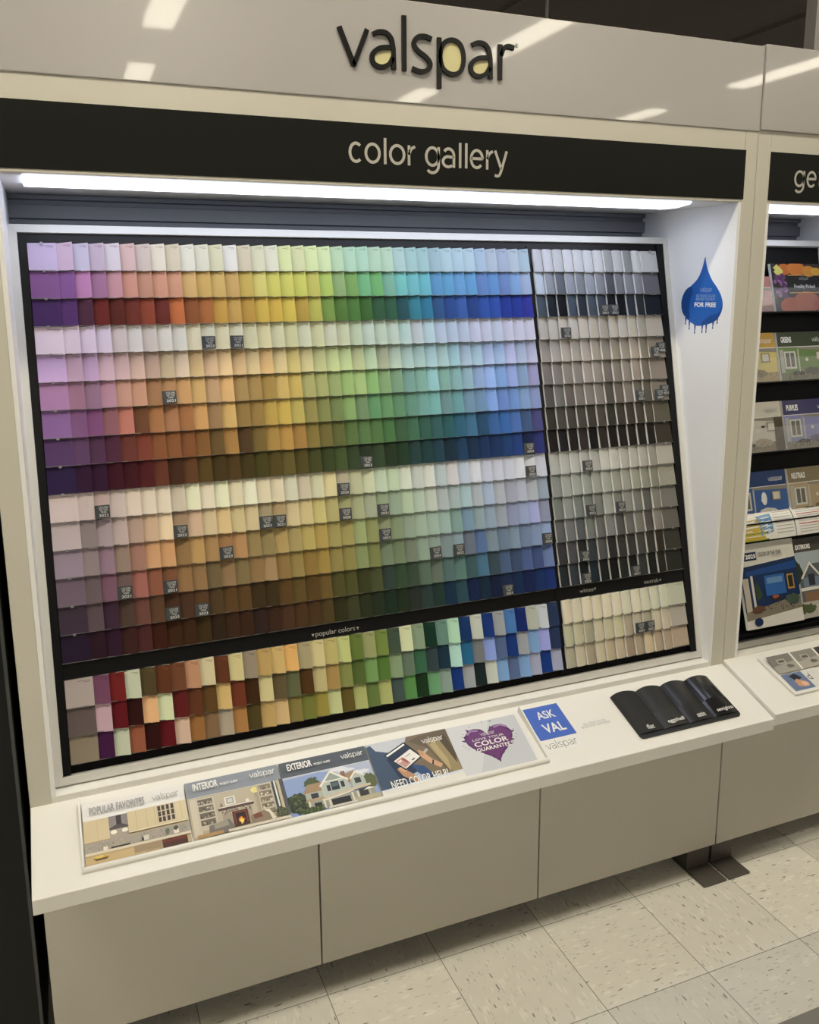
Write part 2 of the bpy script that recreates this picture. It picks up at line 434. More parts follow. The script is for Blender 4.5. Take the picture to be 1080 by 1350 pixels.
def gx(zp):
    p = 440 + zp / 4.32
    for (p0, m0), (p1, m1_) in zip(KX, KX[1:]):
        if p <= p1 or p1 == 668: return m0 + (p - p0) / (p1 - p0) * (m1_ - m0)
geo_text([(c, gx(a), gx(b)) for c, a, b in (('c', 83, 166), ('o', 172, 265), ('l', 283, 297), ('o', 312, 405), ('r', 418, 468), ('g', 517, 602), ('a', 614, 687), ('l', 708, 722), ('l', 742, 757), ('e', 770, 850), ('r', 863, 909), ('y', 908, 990))], 1.9733, .0425, plqL, .0062)
geo_text([('g', .3584, .395), ('e', .4015, .4365), ('t', .441, .466)], 1.970, .0425, plqR, .0062)
# feet under the unit joint
for x0f, x1f, lab in ((.128, .209, 'l'), (.218, .297, 'r')):
    m = MB(); m.box(x0f, x1f, .110, .27, .0005, .008); m.box(x0f, x1f, .188, .27, .008, .10)
    m.build('foot_bracket', metal_dark, dispL if lab == 'l' else dispR, bevel=.0015)

# gondola at the left
t = empty('gondola_end', (-1.95, .25, 0)); tag(t, 'dark charcoal shelving end panel left of the display cabinet', 'shelving unit')
m = MB(); m.box(-2.3, -1.632, .222, .74, .0, 2.1); m.build('end_panel', gond_m, t, bevel=.004)
m = MB(); m.box(-1.64, -1.6335, .2195, .2225, .0, 2.1); m.build('edge_strip', mat('edge_grey', (.06, .065, .068), .35), t)

# ------------------------------------------------------------------ chip rack
W, L = 1.7453, 1.2197
rack = empty('chip_rack', PF); tag(rack, 'silver framed black rack leaning back inside the lit cabinet', 'paint chip rack')
def rack_frame(root, F, w, l, top=True):
    fw = .0178
    for nm, pts in (('t', ((0, 0), (w, 0), (w - fw, -fw), (fw, -fw))), ('b', ((fw, -l + fw), (w - fw, -l + fw), (w, -l), (0, -l))),
                    ('l', ((0, 0), (fw, -fw), (fw, -l + fw), (0, -l))), ('r', ((w - fw, -fw), (w, 0), (w, -l), (w - fw, -l + fw)))):
        m = MB(); m.prism_z([p for p in pts][::-1], -.022, 0); m.build('frame_rail', silver, root, F, bevel=.0006)
    m = MB(); m.box(fw, w - fw, -l + fw, -fw, -.026, -.018); m.build('back_board', blacksoft, root, F)
rack_frame(rack, PF, W, L)
m = MB(); m.box(.018, .0345, -1.2, -.019, -.018, -.003); m.build('side_rail', black, rack, PF)
m = MB(); m.box(1.7055, 1.7270, -1.2, -.019, -.018, -.003); m.build('side_rail', black, rack, PF)
m = MB(); m.box(1.2755, 1.2895, -1.19, -.030, -.018, -.004); m.build('divider', black, rack, PF)
m = MB(); m.box(.0345, 1.7055, -.9945, -.9605, -.018, -.006); m.build('divider', black, rack, PF)
m = MB(); m.box(.018, 1.7270, -.0375, -.018, -.018, -.008); m.build('top_rail', black, rack, PF)
gl = mat('small_grey_print', (.42, .42, .38), .6)
text('\u25bcpopular colors\u25bc'.replace('\u25bc', ''), (.604, .7045, -.990, -.9745), -.0058, gl, rack, PF)
text('whites', (1.354, 1.398, -.9825, -.9715), -.0058, gl, rack, PF)
text('neutrals', (1.5677, 1.617, -.9855, -.9745), -.0058, gl, rack, PF)
m = MB()
for x, y, s in ((.5975, -.982, -1), (.7115, -.982, -1), (1.4035, -.977, -1), (1.6235, -.980, 1)):
    m.quad([(x - .0035, y - s * .003, -.0058), (x + .0035, y - s * .003, -.0058), (x, y + s * .004, -.0058)] if s > 0 else [(x - .0035, y + .003, -.0058), (x, y - .004, -.0058), (x + .0035, y + .003, -.0058)])
m.build('arrow_marks', gl, rack, PF)

MAIN = '''cbe dbd cce cbd dde ebb dcc eed edb eee eed eeb eef edb eec eee efa eeb efb efb cec bed bed cec cec bde ade ade ace bdf bdf bdf acf bce abe bce ace
859 85a c8b a7a c9a d97 c97 d98 d98 db6 db4 db6 da6 db3 dd7 dd5 dd5 dd5 dc4 bd5 9b8 8b5 6c9 7c6 8ba 6cd 6cd 6cd 59e 5ae 6ae 5ae 68d 59e 68d 7ae abd
426 537 534 721 621 732 942 722 c72 952 b62 ca2 ca5 c92 db2 db2 dc3 c92 cb4 7a4 583 583 472 364 364 256 18a 18a 359 24a 36b 249 25b 25b 13a 13a 33a
dcd dcd dce dce dcc ddd dcc ddd ddd edb ddc edb ddc ddb eda ddb dda ddc dda ddc ddb cdb cdd cdc cdc bdd ccd bde bce bce bce cce cce bcf cce cce cce
cad cab cad dbc dbb dba ca9 cb9 dcb db7 db9 ec9 db8 dc9 eb7 dc9 dc6 dc9 cc9 cd9 cd9 cc9 bdb bb9 bcb acc acc acd acc 9cd abd acd abe 9be bbe abd bbd
b8b b89 a8a c9b da8 da8 b85 c96 da6 db6 ca8 eb7 b95 b95 b93 db6 db4 bb7 bb7 ab7 ac7 bc8 9c7 9b7 8a8 7aa 8ba 9cd 8ba 8bb 9bc 9ad 9bf 7ae 9ae 8ac a9c
97a 969 959 a77 d86 852 b84 b86 b73 da5 a86 db6 a83 a84 ca3 db2 cb5 a95 995 895 9b6 897 6a7 7a6 696 698 7aa 7bb 799 6aa 79b 79b 8ae 68d 69d 8ac 99c
647 757 646 635 842 942 963 963 952 962 763 b83 642 873 b93 c93 b83 983 873 773 684 685 684 584 464 475 365 366 266 268 479 257 36a 26b 47b 468 548
325 424 424 512 512 612 742 531 742 651 541 641 541 551 651 762 651 552 452 562 453 343 453 342 242 244 144 245 134 146 135 136 136 147 148 125 337
dcc dcc dbb dcc edc edc edc dcb eec edc eec edb eed edb edb ddc dcb ddb ed9 cba cca ddb cdc cdb ddc ccc ddc bcc dcc bcd ddd ccd ccd ccd ddd ddd ccd
cbb a99 bab cbb ca9 db9 edb b97 dba dca ec8 dc9 dca ba8 ca7 dca dc9 dc7 cb7 bb8 bb9 bba ab9 aba bca bcb ccb bbb abb acc bbb abd bbb aab bbc bbb 9ab
a9a a99 a8a a98 b87 da7 da7 a85 ca6 b96 b85 c96 a96 a96 ca6 ba7 cb6 ca4 ba6 ba6 ab8 aa6 aa8 9a8 9a9 aba aba aba 8a9 79b 9aa 9ab aaa 99b 9ac aad 99a
878 877 968 877 b76 a64 964 a85 a85 875 a86 985 a85 b97 a84 a95 a83 b93 a95 a95 9a7 994 898 897 887 9a9 9a9 899 9aa 778 57a 899 789 89a 78a 89b 9ac
545 766 535 654 854 753 643 643 753 653 752 752 542 542 752 762 752 862 663 663 552 663 455 464 454 676 776 577 687 466 479 455 568 457 569 458 78a
324 423 424 532 633 521 531 531 541 432 532 531 433 532 642 642 642 652 442 553 442 343 243 342 333 344 243 135 355 125 134 124 235 135 125 136 137'''
# rows 13-15 are listed up to the column before the last; the last column repeats the tone of the block's edge
POP = '''baa 857 822 ccb 653 742 853 c97 dca 742 dc9 a98 ca6 db7 eb6 ba8 dc9 cb7 cc8 783 aa7 894 565 ddb 9a8 143 798 bdb 147 ccb 148 aaa 58b 137 bba ccc 346
766 cab 712 411 eb8 ddb 722 742 752 db7 842 531 dc9 764 775 641 cb8 b95 995 673 8a6 683 9a8 787 475 455 245 bdc 279 888 9ad 679 148 aaa 8ac aad 346
987 525 ccb a64 411 712 dba a73 975 ba9 b84 652 ca6 db8 984 883 a93 cc9 762 bb7 784 bb7 566 695 242 7a7 9a9 148 aaa 233 ccb 8ac 679 8ac aab 148 aab'''
NEU = '''ccd cce bcd cce bce bce ccd 9aa bbc 899 ccd bbc
bcd 89a 568 89b 789 89b 889 556 778 789 889 667
456 123 012 456 234 456 445 112 012 334 333 123
bbb bbc cbb bbc cbb bba aaa cba bbb bba aa9 baa
a99 aab baa aaa baa aa9 998 a97 a98 b98 986 998
888 889 998 999 b99 a98 877 987 998 a98 876 987
666 788 866 888 988 988 665 875 987 776 765 987
443 555 554 555 544 654 443 543 543 553 654 665
222 223 322 433 111 432 221 321 321 321 222 443
bba bbb bbb bbb bba ccb ccb bba bba ba9 a98 ba9
999 aaa aaa 9aa aa9 ab9 aa8 aa9 aa8 998 987 a97
887 999 788 788 887 aa9 888 998 887 666 986 876
766 778 567 787 776 888 665 777 887 655 986 765
444 556 333 345 655 333 443 444 554 443 431 443
333 345 123 134 222 111 332 222 443 222 331 332'''
WHI = '''dcb ccb dcb dca dcb dcb ccb dcb ccb ccb ccb bba
bba bba aa9 cba cb9 cc8 b98 baa aa9 cba cba aaa
aa9 bba a98 bba ba8 ba9 a87 a98 cb7 a98 a98 a99'''
def rows(s): return [l.split() for l in s.strip().split('\n')]
MAIN, POP, NEU, WHI = rows(MAIN), rows(POP), rows(NEU), rows(WHI)
for R_ in MAIN:
    while len(R_) < 37: R_.append(R_[-1])
def colname(h):
    r, g, b = (int(c, 16) * 17 for c in h); import colorsys
    hh, s, v = colorsys.rgb_to_hsv(r / 255, g / 255, b / 255); hh *= 360
    if v < .13: return 'near-black'
    if s < .10:
        return 'off-white' if v > .82 else 'light grey' if v > .66 else 'mid grey' if v > .4 else 'charcoal'
    if hh < 12 or hh >= 345: n = 'pink' if v > .7 else 'red' if s > .5 else 'dusky rose'
    elif hh < 40: n = ('peach' if s < .5 else 'orange') if v > .7 else 'brown' if v < .55 or s < .5 else 'rust'
    elif hh < 62: n = ('cream' if s < .3 else 'yellow') if v > .7 else 'olive brown'
    elif hh < 90: n = 'yellow green' if v > .6 else 'olive green'
    elif hh < 165: n = 'green'
    elif hh < 195: n = 'teal'
    elif hh < 250: n = 'blue'
    elif hh < 290: n = 'purple'
    else: n = 'mauve'
    if v > .8 and s < .35: return 'pale ' + n
    if v < .4: return 'dark ' + n
    if s > .6: return 'strong ' + n
    return 'mid ' + n if v < .65 else 'soft ' + n
ORD = ['top', 'second', 'third', 'fourth', 'fifth', 'sixth', 'seventh', 'eighth', 'ninth', 'tenth', 'eleventh', 'twelfth', 'thirteenth', 'fourteenth', 'fifteenth']
def nth(k):
    k += 1
    if k == 1: return 'first'
    return '%d%s' % (k, 'th' if 10 <= k % 100 <= 20 else {1: 'st', 2: 'nd', 3: 'rd'}.get(k % 10, 'th'))
RP, RV0, PV0 = .06125, .0390, .9955
def ucol(c): return (.036, .0585) if c == 0 else (.094 + (c - 1) * .03280, .0335)
def ncol(c): return (1.291 + c * .0324, .0323) if c < 11 else (1.6474, .0560)
# what a neutral grey card shows at each height of the rack under this light, used to turn seen colours into paint colours
EN = [[[0.911, 0.715, -0.49], [0.936, 0.764, -0.518], [1.04, 0.924, -0.622]], [[0.789, 0.551, -0.385], [0.81, 0.598, -0.414], [0.888, 0.705, -0.484]], [[0.702, 0.33, -0.241], [0.702, 0.389, -0.273], [0.748, 0.452, -0.311]], [[0.599, 0.29, -0.208], [0.603, 0.287, -0.207], [0.618, 0.338, -0.236]], [[0.822, 0.449, -0.297], [0.788, 0.444, -0.292], [0.736, 0.423, -0.278]], [[0.916, 0.462, -0.321], [0.876, 0.417, -0.293], [0.785, 0.368, -0.256]], [[0.892, 0.302, -0.198], [0.843, 0.272, -0.18], [0.742, 0.221, -0.145]], [[0.84, 0.339, -0.225], [0.795, 0.288, -0.195], [0.687, 0.24, -0.16]], [[0.818, 0.298, -0.205], [0.758, 0.282, -0.189], [0.647, 0.233, -0.153]], [[0.816, 0.222, -0.149], [0.76, 0.209, -0.142], [0.641, 0.153, -0.103]], [[0.785, 0.234, -0.149], [0.721, 0.236, -0.15], [0.607, 0.175, -0.111]], [[0.772, 0.224, -0.152], [0.711, 0.205, -0.14], [0.596, 0.15, -0.103]], [[0.795, 0.131, -0.101], [0.722, 0.137, -0.1], [0.595, 0.11, -0.079]], [[0.748, 0.222, -0.153], [0.689, 0.194, -0.135], [0.565, 0.15, -0.103]], [[0.748, 0.144, -0.108], [0.685, 0.145, -0.106], [0.554, 0.12, -0.083]], [[0.74, 0.135, -0.095], [0.68, 0.127, -0.092], [0.55, 0.129, -0.087]], [[0.726, 0.084, -0.058], [0.666, 0.073, -0.054], [0.533, 0.074, -0.048]], [[0.708, 0.054, -0.062], [0.65, 0.049, -0.056], [0.52, 0.054, -0.051]]]
EV = [.039 + .06125 * (r + .55) for r in range(15)] + [.9955 + .061 * (r + .55) for r in range(3)]
def irr(u, v):
    """light falling on the rack under these lamps, measured on a plain grey card (one line of EN per row of cards)"""
    r = min(range(18), key=lambda k: abs(EV[k] - v))
    return tuple(a + b * u + c * u * u for a, b, c in EN[r])
#IRREND
def hx3(h, g=1.3, kb=1.): return tuple(lin(.96 * ((int(k, 16) * 16 + 5) / 255) ** g * (kb if i == 2 else 1)) for i, k in enumerate(h))
def even(R_, wgt, g=1.3, warm=1., win=2):
    cs = [hx3(h, g if i < 24 else 1 + (g - 1) * .55, warm if i < 26 else .96) for i, h in enumerate(R_)]; out = []
    for i, c in enumerate(cs):
        L0 = sum(c) / 3
        nb = [cs[j] for j in range(max(0, i - win), min(len(cs), i + win + 1))]
        ch = [sum(n[k] / (sum(n) / 3) for n in nb) / len(nb) for k in range(3)]
        own = [c[k] / L0 for k in range(3)]
        d = max(abs(own[k] - ch[k]) for k in range(3)); w_ = wgt * max(0., 1 - max(0., d - .35) * 2)
        out.append(tuple(L0 * (own[k] * (1 - w_) + ch[k] * w_) for k in range(3)))
    return out
def paint(c, u, v):
    e = irr(u, v); g = .3 * c[0] + .6 * c[1] + .1 * c[2]; k = (.85 if v > .98 else .62) if u > 1.285 else .86
    c = [g + (x - g) * k for x in c]
    if u > 1.285 and v > .2: c = [c[0] * 1.015, c[1] * .99, c[2] * (.90 if v > .98 else .96)]
    return tuple(max(.003, min(.88, (c[i] - .003) / e[i])) for i in range(3))
chips = []
PMAIN = [even(R_, .5, (1.10, 1.24, 1.36)[0 if i < 3 else 1 if i < 9 else 2], (1., .97, .92)[0 if i < 3 else 1 if i < 9 else 2]) for i, R_ in enumerate(MAIN)]; PPOP = [[hx3(h, 1.3, .88 if i < 24 else .97) for i, h in enumerate(R_)] for R_ in POP]; PNEU = [even(R_, .85, 1.25 if i > 2 else 1.1, .95 if i > 2 else 1., 5) for i, R_ in enumerate(NEU)]; PWHI = [even(R_, .8, 1.25, .94, 5) for R_ in WHI]
for r in range(15):
    for c in range(37):
        u, w = ucol(c); chips.append(('main', r, c, u, RV0 + r * RP, w, MAIN[r][c], PMAIN[r][c]))
    for c in range(12):
        u, w = ncol(c); chips.append(('neutrals', r, c, u, RV0 + r * RP, w, NEU[r][c], PNEU[r][c]))
for r in range(3):
    for c in range(37):
        u, w = ucol(c); chips.append(('popular', r, c, u, PV0 + r * .0610, w, POP[r][c], PPOP[r][c]))
    for c in range(12):
        u, w = ncol(c); chips.append(('whites', r, c, u, PV0 + r * .0610, w, WHI[r][c], PWHI[r][c]))
def proj(P):
    d = P - cam_pos; z = d.dot(Fw); return (540 + SX + F_PX * d.dot(Rx) / z, 675 + SY - F_PX * d.dot(Ux) / z)
def area(ch):
    _, _, _, u, v, w, _, _ = ch; q = []
    for a, b in ((u, v), (u + w, v), (u + w, v + RP), (u, v + RP)): q.append(proj(PF @ Vector((a, -b, 0))))
    return abs(sum(q[i][0] * q[(i + 1) % 4][1] - q[(i + 1) % 4][0] * q[i][1] for i in range(4)) / 2)
chips.sort(key=area, reverse=True)
edgec = (.62, .60, .57)
def chip_mesh(mb, ch, M, rnd):
    blk, r, c, u, v, w, h, pc = ch
    face = paint(pc, u + w / 2, v + .03)
    left = blk in ('main', 'popular')
    hgt = .0622 if not (blk in ('popular', 'whites') and r == 2) and not (r == 14) else .0605
    nx = 5
    a0 = rnd.uniform(-.0007, .0007); dv = rnd.uniform(-.0006, .0006)
    top, bot = [], []
    for i in range(nx + 1):
        s = i / nx
        if left: z = .0002 + .0115 * s ** 1.25
        else: z = .0010 + .0088 * (1 - s ** 2.2)
        if w > .04: z = (.003 + (.0015 * s if left else .0015 * (1 - s)))
        x = u + s * w
        top.append((x, -(v + dv) + (0.0008 if r == 0 else 0) * s + a0 * s, z - .0105))
        bot.append((x, -(v + hgt + dv) + a0 * s, z - .0045))
    th = .004 if left else .0080
    edge = edgec if left else (.80, .79, .76)
    P = lambda p, dz=0: tuple(M @ Vector((p[0], p[1], p[2] + dz)))
    for i in range(nx):
        mb.quad([P(bot[i]), P(bot[i + 1]), P(top[i + 1]), P(top[i])], face)
        mb.quad([P(bot[i], -th), P(bot[i + 1], -th), P(bot[i + 1]), P(bot[i])], edge)
        mb.quad([P(top[i]), P(top[i + 1]), P(top[i + 1], -th), P(top[i], -th)], edge)
    mb.quad([P(bot[0], -th), P(bot[0]), P(top[0]), P(top[0], -th)], edge)
    mb.quad([P(bot[nx]), P(bot[nx], -th), P(top[nx], -th), P(top[nx])], edge)
    # the two short lines of print near the head of the card
    lumf = sum(face) / 3
    ink = tuple(x * .35 for x in face) if lumf > .06 else tuple(x * 1.8 + .01 for x in face)
    for k, (a, b) in enumerate(((.45, .9), (.66, .9))):
        y0 = .0052 + k * .0030
        pts = []
        for s, yy in ((a, y0 + .0010), (b, y0 + .0010), (b, y0), (a, y0)):
            i = min(nx - 1, int(s * nx)); t = s * nx - i
            z = top[i][2] * (1 - t) + top[i + 1][2] * t; f = yy / hgt
            zb = bot[i][2] * (1 - t) + bot[i + 1][2] * t
            pts.append(P((u + s * w, -(v + dv) - yy + a0 * s, z * (1 - f) + zb * f + .00025)))
        mb.quad(pts, ink)
rnd = random.Random(3)
BN = {'main': 'paint chip, %s row of the main block, %s from left', 'popular': 'paint chip, %s row of the popular colors block, %s from left',
      'neutrals': 'paint chip, %s row of the neutrals block, %s from left', 'whites': 'paint chip, %s row of the whites block, %s from left'}
restmb = MB()
for k, ch in enumerate(chips):
    blk, r, c, u, v, w, h, pc = ch
    if k < 300:
        mb = MB(); org = Vector((u + w / 2, -(v + .03), -.008))
        chip_mesh(mb, ch, Matrix.Translation(-org), rnd)
        o = mb.build('paint_chip', chip_m, None, PF @ Matrix.Translation(org))
        tag(o, colname(h) + ' ' + BN[blk] % (ORD[r], nth(c)), 'paint chip', 'paint chip cards in the rack')
    else: chip_mesh(restmb, ch, Matrix.Identity(4), rnd)
o = restmb.build('paint_chips', chip_m, None, PF)
tag(o, 'remaining small paint chip cards filling the middle and right of the rack', 'paint chips', kind='stuff')
# clear lips of the chip pockets
lip_m = mat('pocket_lip', (.16, .16, .15), .25)
for r in range(1, 16):
    v = RV0 + r * RP + .0012
    m = MB()
    m.box(.036, 1.2745, -v, -v + .0013, -.012, -.0002); m.box(1.291, 1.7040, -v, -v + .0013, -.012, .0008)
    m.build('pocket_lip', lip_m, rack, PF)
for r in range(0, 4):
    v = PV0 + r * .0610 + (.001 if r else -.0015)
    m = MB(); m.box(.036, 1.2745, -v, -v + .0012, -.012, -.0004 if r else -.006); m.box(1.291, 1.7040, -v, -v + .0012, -.012, .0004 if r else -.006)
    m.build('pocket_lip', lip_m, rack, PF)
m = MB()
for r in range(15):
    v = RV0 + r * RP
    m.box(.062, .068, -(v + .0045), -(v - .001), -.004, .0008); m.box(1.676, 1.681, -(v + .0045), -(v - .001), -.004, .0008)
m.build('clear_clips', mat('clip_clear', (.45, .45, .45), .2, alpha=.5), rack, PF)

# colour-of-the-year tags
TAGS = [('m', 3, 10, '2023'), ('m', 3, 12, '2021'), ('m', 5, 7, '2021'), ('m', 8, 21, '2023'), ('m', 8, 35, '2023'), ('m', 9, 2, '2022'), ('m', 9, 19, '2020'), ('m', 9, 35, '2021'),
        ('m', 10, 7, '2023'), ('m', 10, 13, '2023'), ('m', 10, 14, '2021'), ('m', 10, 19, '2020'), ('m', 10, 22, '2021'), ('m', 11, 10, '2023'), ('m', 11, 22, '2023'),
        ('m', 12, 3, '2021'), ('m', 12, 6, '2021'), ('m', 12, 26, '2024'), ('m', 12, 28, '2022'), ('m', 12, 36, '2022'), ('m', 13, 6, '2023'), ('m', 13, 8, '2023'), ('m', 14, 32, '2023'),
        ('n', 2, 6, '2021'), ('n', 2, 7, '2021'), ('n', 3, 2, '2022'), ('n', 4, 11, '2021'), ('n', 4, 11.55, '2022'), ('n', 6, 9, '2021'), ('n', 6, 11, '2022'), ('n', 6, 11.55, '2021'), ('n', 9, 3, '2023'),
        ('n', 11, 3, '2023'), ('n', 11, 6, '2021'), ('n', 13, 2, '2022'), ('n', 14, 2, '2022'), ('n', 14, 7, '2021'), ('w', 1, 7, '2022'), ('w', 1, 8, '2022')]
tagtxt = mat('tag_print', (.62, .62, .58), .5)
for b, r, c, yr in TAGS:
    if b == 'm': u, w = ucol(int(c))
    else: u, w = ncol(int(c)); w = min(w, .0321)
    if c == 11.55: u += .022
    v = (PV0 + r * .0610 if b == 'w' else RV0 + r * RP) + .0315 - (.012 if c == 11.55 else 0)
    zt = .0090 if b == 'm' else .0068
    if c == 11.55: zt = .0035
    T = PF @ Matrix.Translation((u + .0006, -v, zt)) @ Matrix.Rotation(random.uniform(-.03, .03), 4, 'Z')
    e = empty('year_tag', T)
    blkn = {'m': 'main block', 'n': 'neutrals block', 'w': 'whites block'}[b]
    posn = 'the %s chip' % nth(int(c)) if c != 11.55 else 'the far right side'
    tag(e, 'square dark year tag on %s of the %s row, %s' % (posn, ORD[r], blkn), 'tag', 'color of the year tags')
    m = MB(); m.box(0, .0315, -.0285, 0, -.0006, .0006); m.build('tag_plate', tag_m, e, T, bevel=.0003)
    text('COLORS\nOF THE\nYEAR', (.0085, .0285, -.0175, -.0030), .0008, tagtxt, e, T)
    text(yr, (.0085, .0285, -.0258, -.0198), .0008, tagtxt, e, T, name='year_number', bold=.01)

# ------------------------------------------------------------------ printed covers
class Art:
    def __init__(s, w, h, z=.0003): s.w, s.h, s.z, s.mb, s.gain = w, h, z, MB(), GAIN; s.rn = random.Random(5)
    def P(s, c, pts):
        s.z += .00003
        q = [(max(0, min(1, x)) * s.w, (1 - max(0, min(1, y))) * s.h, s.z) for x, y in pts]
        a = sum(q[i][0] * q[(i + 1) % len(q)][1] - q[(i + 1) % len(q)][0] * q[i][1] for i in range(len(q)))
        s.mb.quad(q if a > 0 else q[::-1], tuple(min(.85, k * s.gain) for k in hx(c)))
    def R(s, c, x0, y0, x1, y1): s.P(c, [(x0, y0), (x1, y0), (x1, y1), (x0, y1)])
    def E(s, c, x, y, rx, ry, n=20, a0=0, a1=360):
        s.P(c, [(x + rx * math.cos(math.radians(a0 + (a1 - a0) * k / n)), y + ry * math.sin(math.radians(a0 + (a1 - a0) * k / n))) for k in range(n if a1 - a0 == 360 else n + 1)])
    def blob(s, c, x, y, rx, ry, n=26, j=.25):
        s.P(c, [(x + rx * (1 + s.rn.uniform(-j, j)) * math.cos(2 * math.pi * k / n), y + ry * (1 + s.rn.uniform(-j, j)) * math.sin(2 * math.pi * k / n)) for k in range(n)])
    def speck(s, cols, x0, y0, x1, y1, n, r):
        for _ in range(n): s.E(s.rn.choice(cols), s.rn.uniform(x0, x1), s.rn.uniform(y0, y1), r, r * s.w / s.h, 6)
GAIN = .95
def leaflet(name, lab, cat, F, w, h, th, art, group=None, back=0, gain=.95):
    """thin booklet: pages block with a printed cover; local origin bottom-left"""
    e = empty(name, F); tag(e, lab, cat, group)
    m = MB(); m.prism_x(0, w, [(0, 0), (0, -th), (h, -(back or th)), (h, 0)]); m.build('pages', pages_m, e, F, bevel=.0003)
    a = Art(w, h); a.gain = gain; art(a); a.mb.build('cover', print_m, e, F)
    return e, a.z
tx_white = mat('print_white', (.82, .82, .80), .4); tx_dark = mat('print_dark', (.10, .10, .10), .5); tx_grey = mat('print_grey', (.35, .35, .36), .5)

def squash(f, h0):
    def g(a):
        P0 = a.P
        a.P = lambda c, pts: P0(c, [(x, y * .285 / h0 if y <= h0 else .285 + (y - h0) * .715 / (1 - h0)) for x, y in pts])
        f(a)
    return g
def kitchen(a):
    a.R('e9e7e6', 0, 0, 1, .36); a.R('b8a98c', 0, .36, 1, 1)
    a.R('d2c29e', 0, .36, .26, .68); a.R('c7b793', .125, .37, .13, .67); a.R('a89a7c', 0, .675, .26, .69)
    a.R('a7a096', 0, .69, 1, .84)
    a.R('8c8583', .24, .36, .42, .55); a.R('3e3837', .31, .36, .36, .52); a.P('514a49', [(.24, .54), (.30, .50), (.37, .50), (.42, .54), (.42, .56), (.24, .56)])
    a.R('a89f92', .24, .56, .42, .84)
    a.E('f6efe0', .28, .60, .03, .03); a.E('f6efe0', .385, .60, .03, .03)
    a.speck(['958d80', 'b8b0a2', '8a8276'], .02, .70, .98, .82, 90, .006)
    a.R('d3c4a0', .42, .36, 1, .66)
    for x in (.50, .60, .68): a.R('b5a581', x, .37, x + .004, .65)
    a.R('efe4c6', .42, .655, 1, .67)
    a.R('c9baa0', .70, .36, .88, .62)
    for x in (.715, .755, .80, .845):
        for y in (.375, .46, .545): a.R('453c30', x, y, x + .028, y + .072)
    a.R('d8caa8', .89, .36, 1, .64); a.R('b5a581', .94, .37, .944, .63)
    a.R('dcd2bc', 0, .84, 1, .875)
    a.R('38332f', .24, .815, .42, .84)
    a.R('e8e2d4', .17, .79, .21, .84); a.R('d5d0c4', .55, .76, .60, .83); a.R('333', .53, .78, .55, .83); a.R('ece6d8', .84, .77, .89, .83); a.blob('4c5240', .865, .75, .025, .03); a.blob('6a7060', .78, .77, .02, .04)
    a.R('b9a27c', 0, .875, .7, 1); a.R('c9b083', 0, .90, .55, 1); a.R('a08c70', .45, .88, .7, .98); a.R('6b2e1c', .72, .89, .96, .96); a.R('4a2a1c', .72, .93, .96, 1)
    a.blob('c8a850', .14, .93, .07, .025); a.blob('e0c46a', .13, .915, .045, .02); a.P('6b5530', [(.07, .935), (.22, .935), (.19, .965), (.1, .965)])
def living(a):
    a.R('8d949e', 0, 0, 1, .34); a.R('b3a892', 0, .345, 1, 1); a.R('d9d4c8', 0, .34, 1, .347)
    a.R('cfc6b4', .02, .36, .10, .95)
    a.R('c8bfae', .08, .37, .27, .88)
    for y in (.39, .50, .61, .72): a.R('6c6658', .10, y, .25, y + .085); a.speck(['a79b84', '4a4438', 'c9c0ae'], .11, y + .03, .24, y + .075, 8, .010)
    a.R('bdb39e', .27, .36, .68, .80)
    a.R('e8e4da', .37, .44, .48, .57); a.R('a9a9a6', .385, .455, .465, .555); a.R('cfcfcc', .40, .475, .45, .535)
    a.E('e9df9a', .70, .42, .045, .05); a.R('8a8468', .698, .47, .702, .53)
    a.blob('8b8270', .33, .56, .015, .04); a.E('e6e0d2', .60, .56, .02, .03)
    a.R('9a8d7c', .52, .585, .58, .60)
    a.R('56423a', .29, .60, .66, .64); a.P('e5e0d6', [(.29, .60), (.66, .60), (.64, .585), (.31, .585)])
    a.R('a89c8b', .32, .64, .63, .86); a.speck(['8c7f70', 'c6bba9', '74685b', 'b8a890'], .33, .655, .62, .72, 60, .009)
    a.R('4f2d20', .42, .70, .58, .93); a.R('7a3c22', .435, .715, .565, .90); a.R('2a1712', .45, .735, .55, .90)
    a.blob('e08a20', .50, .85, .032, .05, j=.4); a.blob('ffd870', .50, .87, .018, .035, j=.4)
    a.R('c2b9a8', .72, .36, .88, .88)
    for y in (.38, .48, .58, .68, .78): a.R('857b68', .735, y, .865, y + .075); a.speck(['c9b890', 'e0d8c4', '5b5344'], .745, y + .03, .86, y + .07, 6, .010)
    a.R('48494a', .885, .36, .93, .90); a.R('e4ebee', .905, .36, .922, .86); a.R('c6b898', .935, .36, .965, .9); a.R('53565a', .965, .35, 1, .95)
    a.P('77726a', [(.17, .84), (.38, .80), (.42, .93), (.40, .98), (.20, 1), (.16, .95)]); a.P('9b9688', [(.22, .83), (.36, .81), (.37, .89), (.22, .91)])
    a.P('8d7c68', [(.60, .83), (.76, .78), (.84, .95), (.62, .97)]); a.P('e2dcca', [(.74, .78), (.80, .79), (.85, .94), (.81, .96), (.79, .84)]); a.P('7b4a38', [(.62, .82), (.70, .80), (.72, .88), (.63, .89)])
    a.blob('4c5138', .92, .88, .06, .08, j=.4); a.speck(['6d7350', '3a3f2a'], .86, .82, .98, .95, 30, .008)
    a.R('b08e62', .04, .95, .30, 1); a.R('d9cfbd', .35, .96, 1, 1)
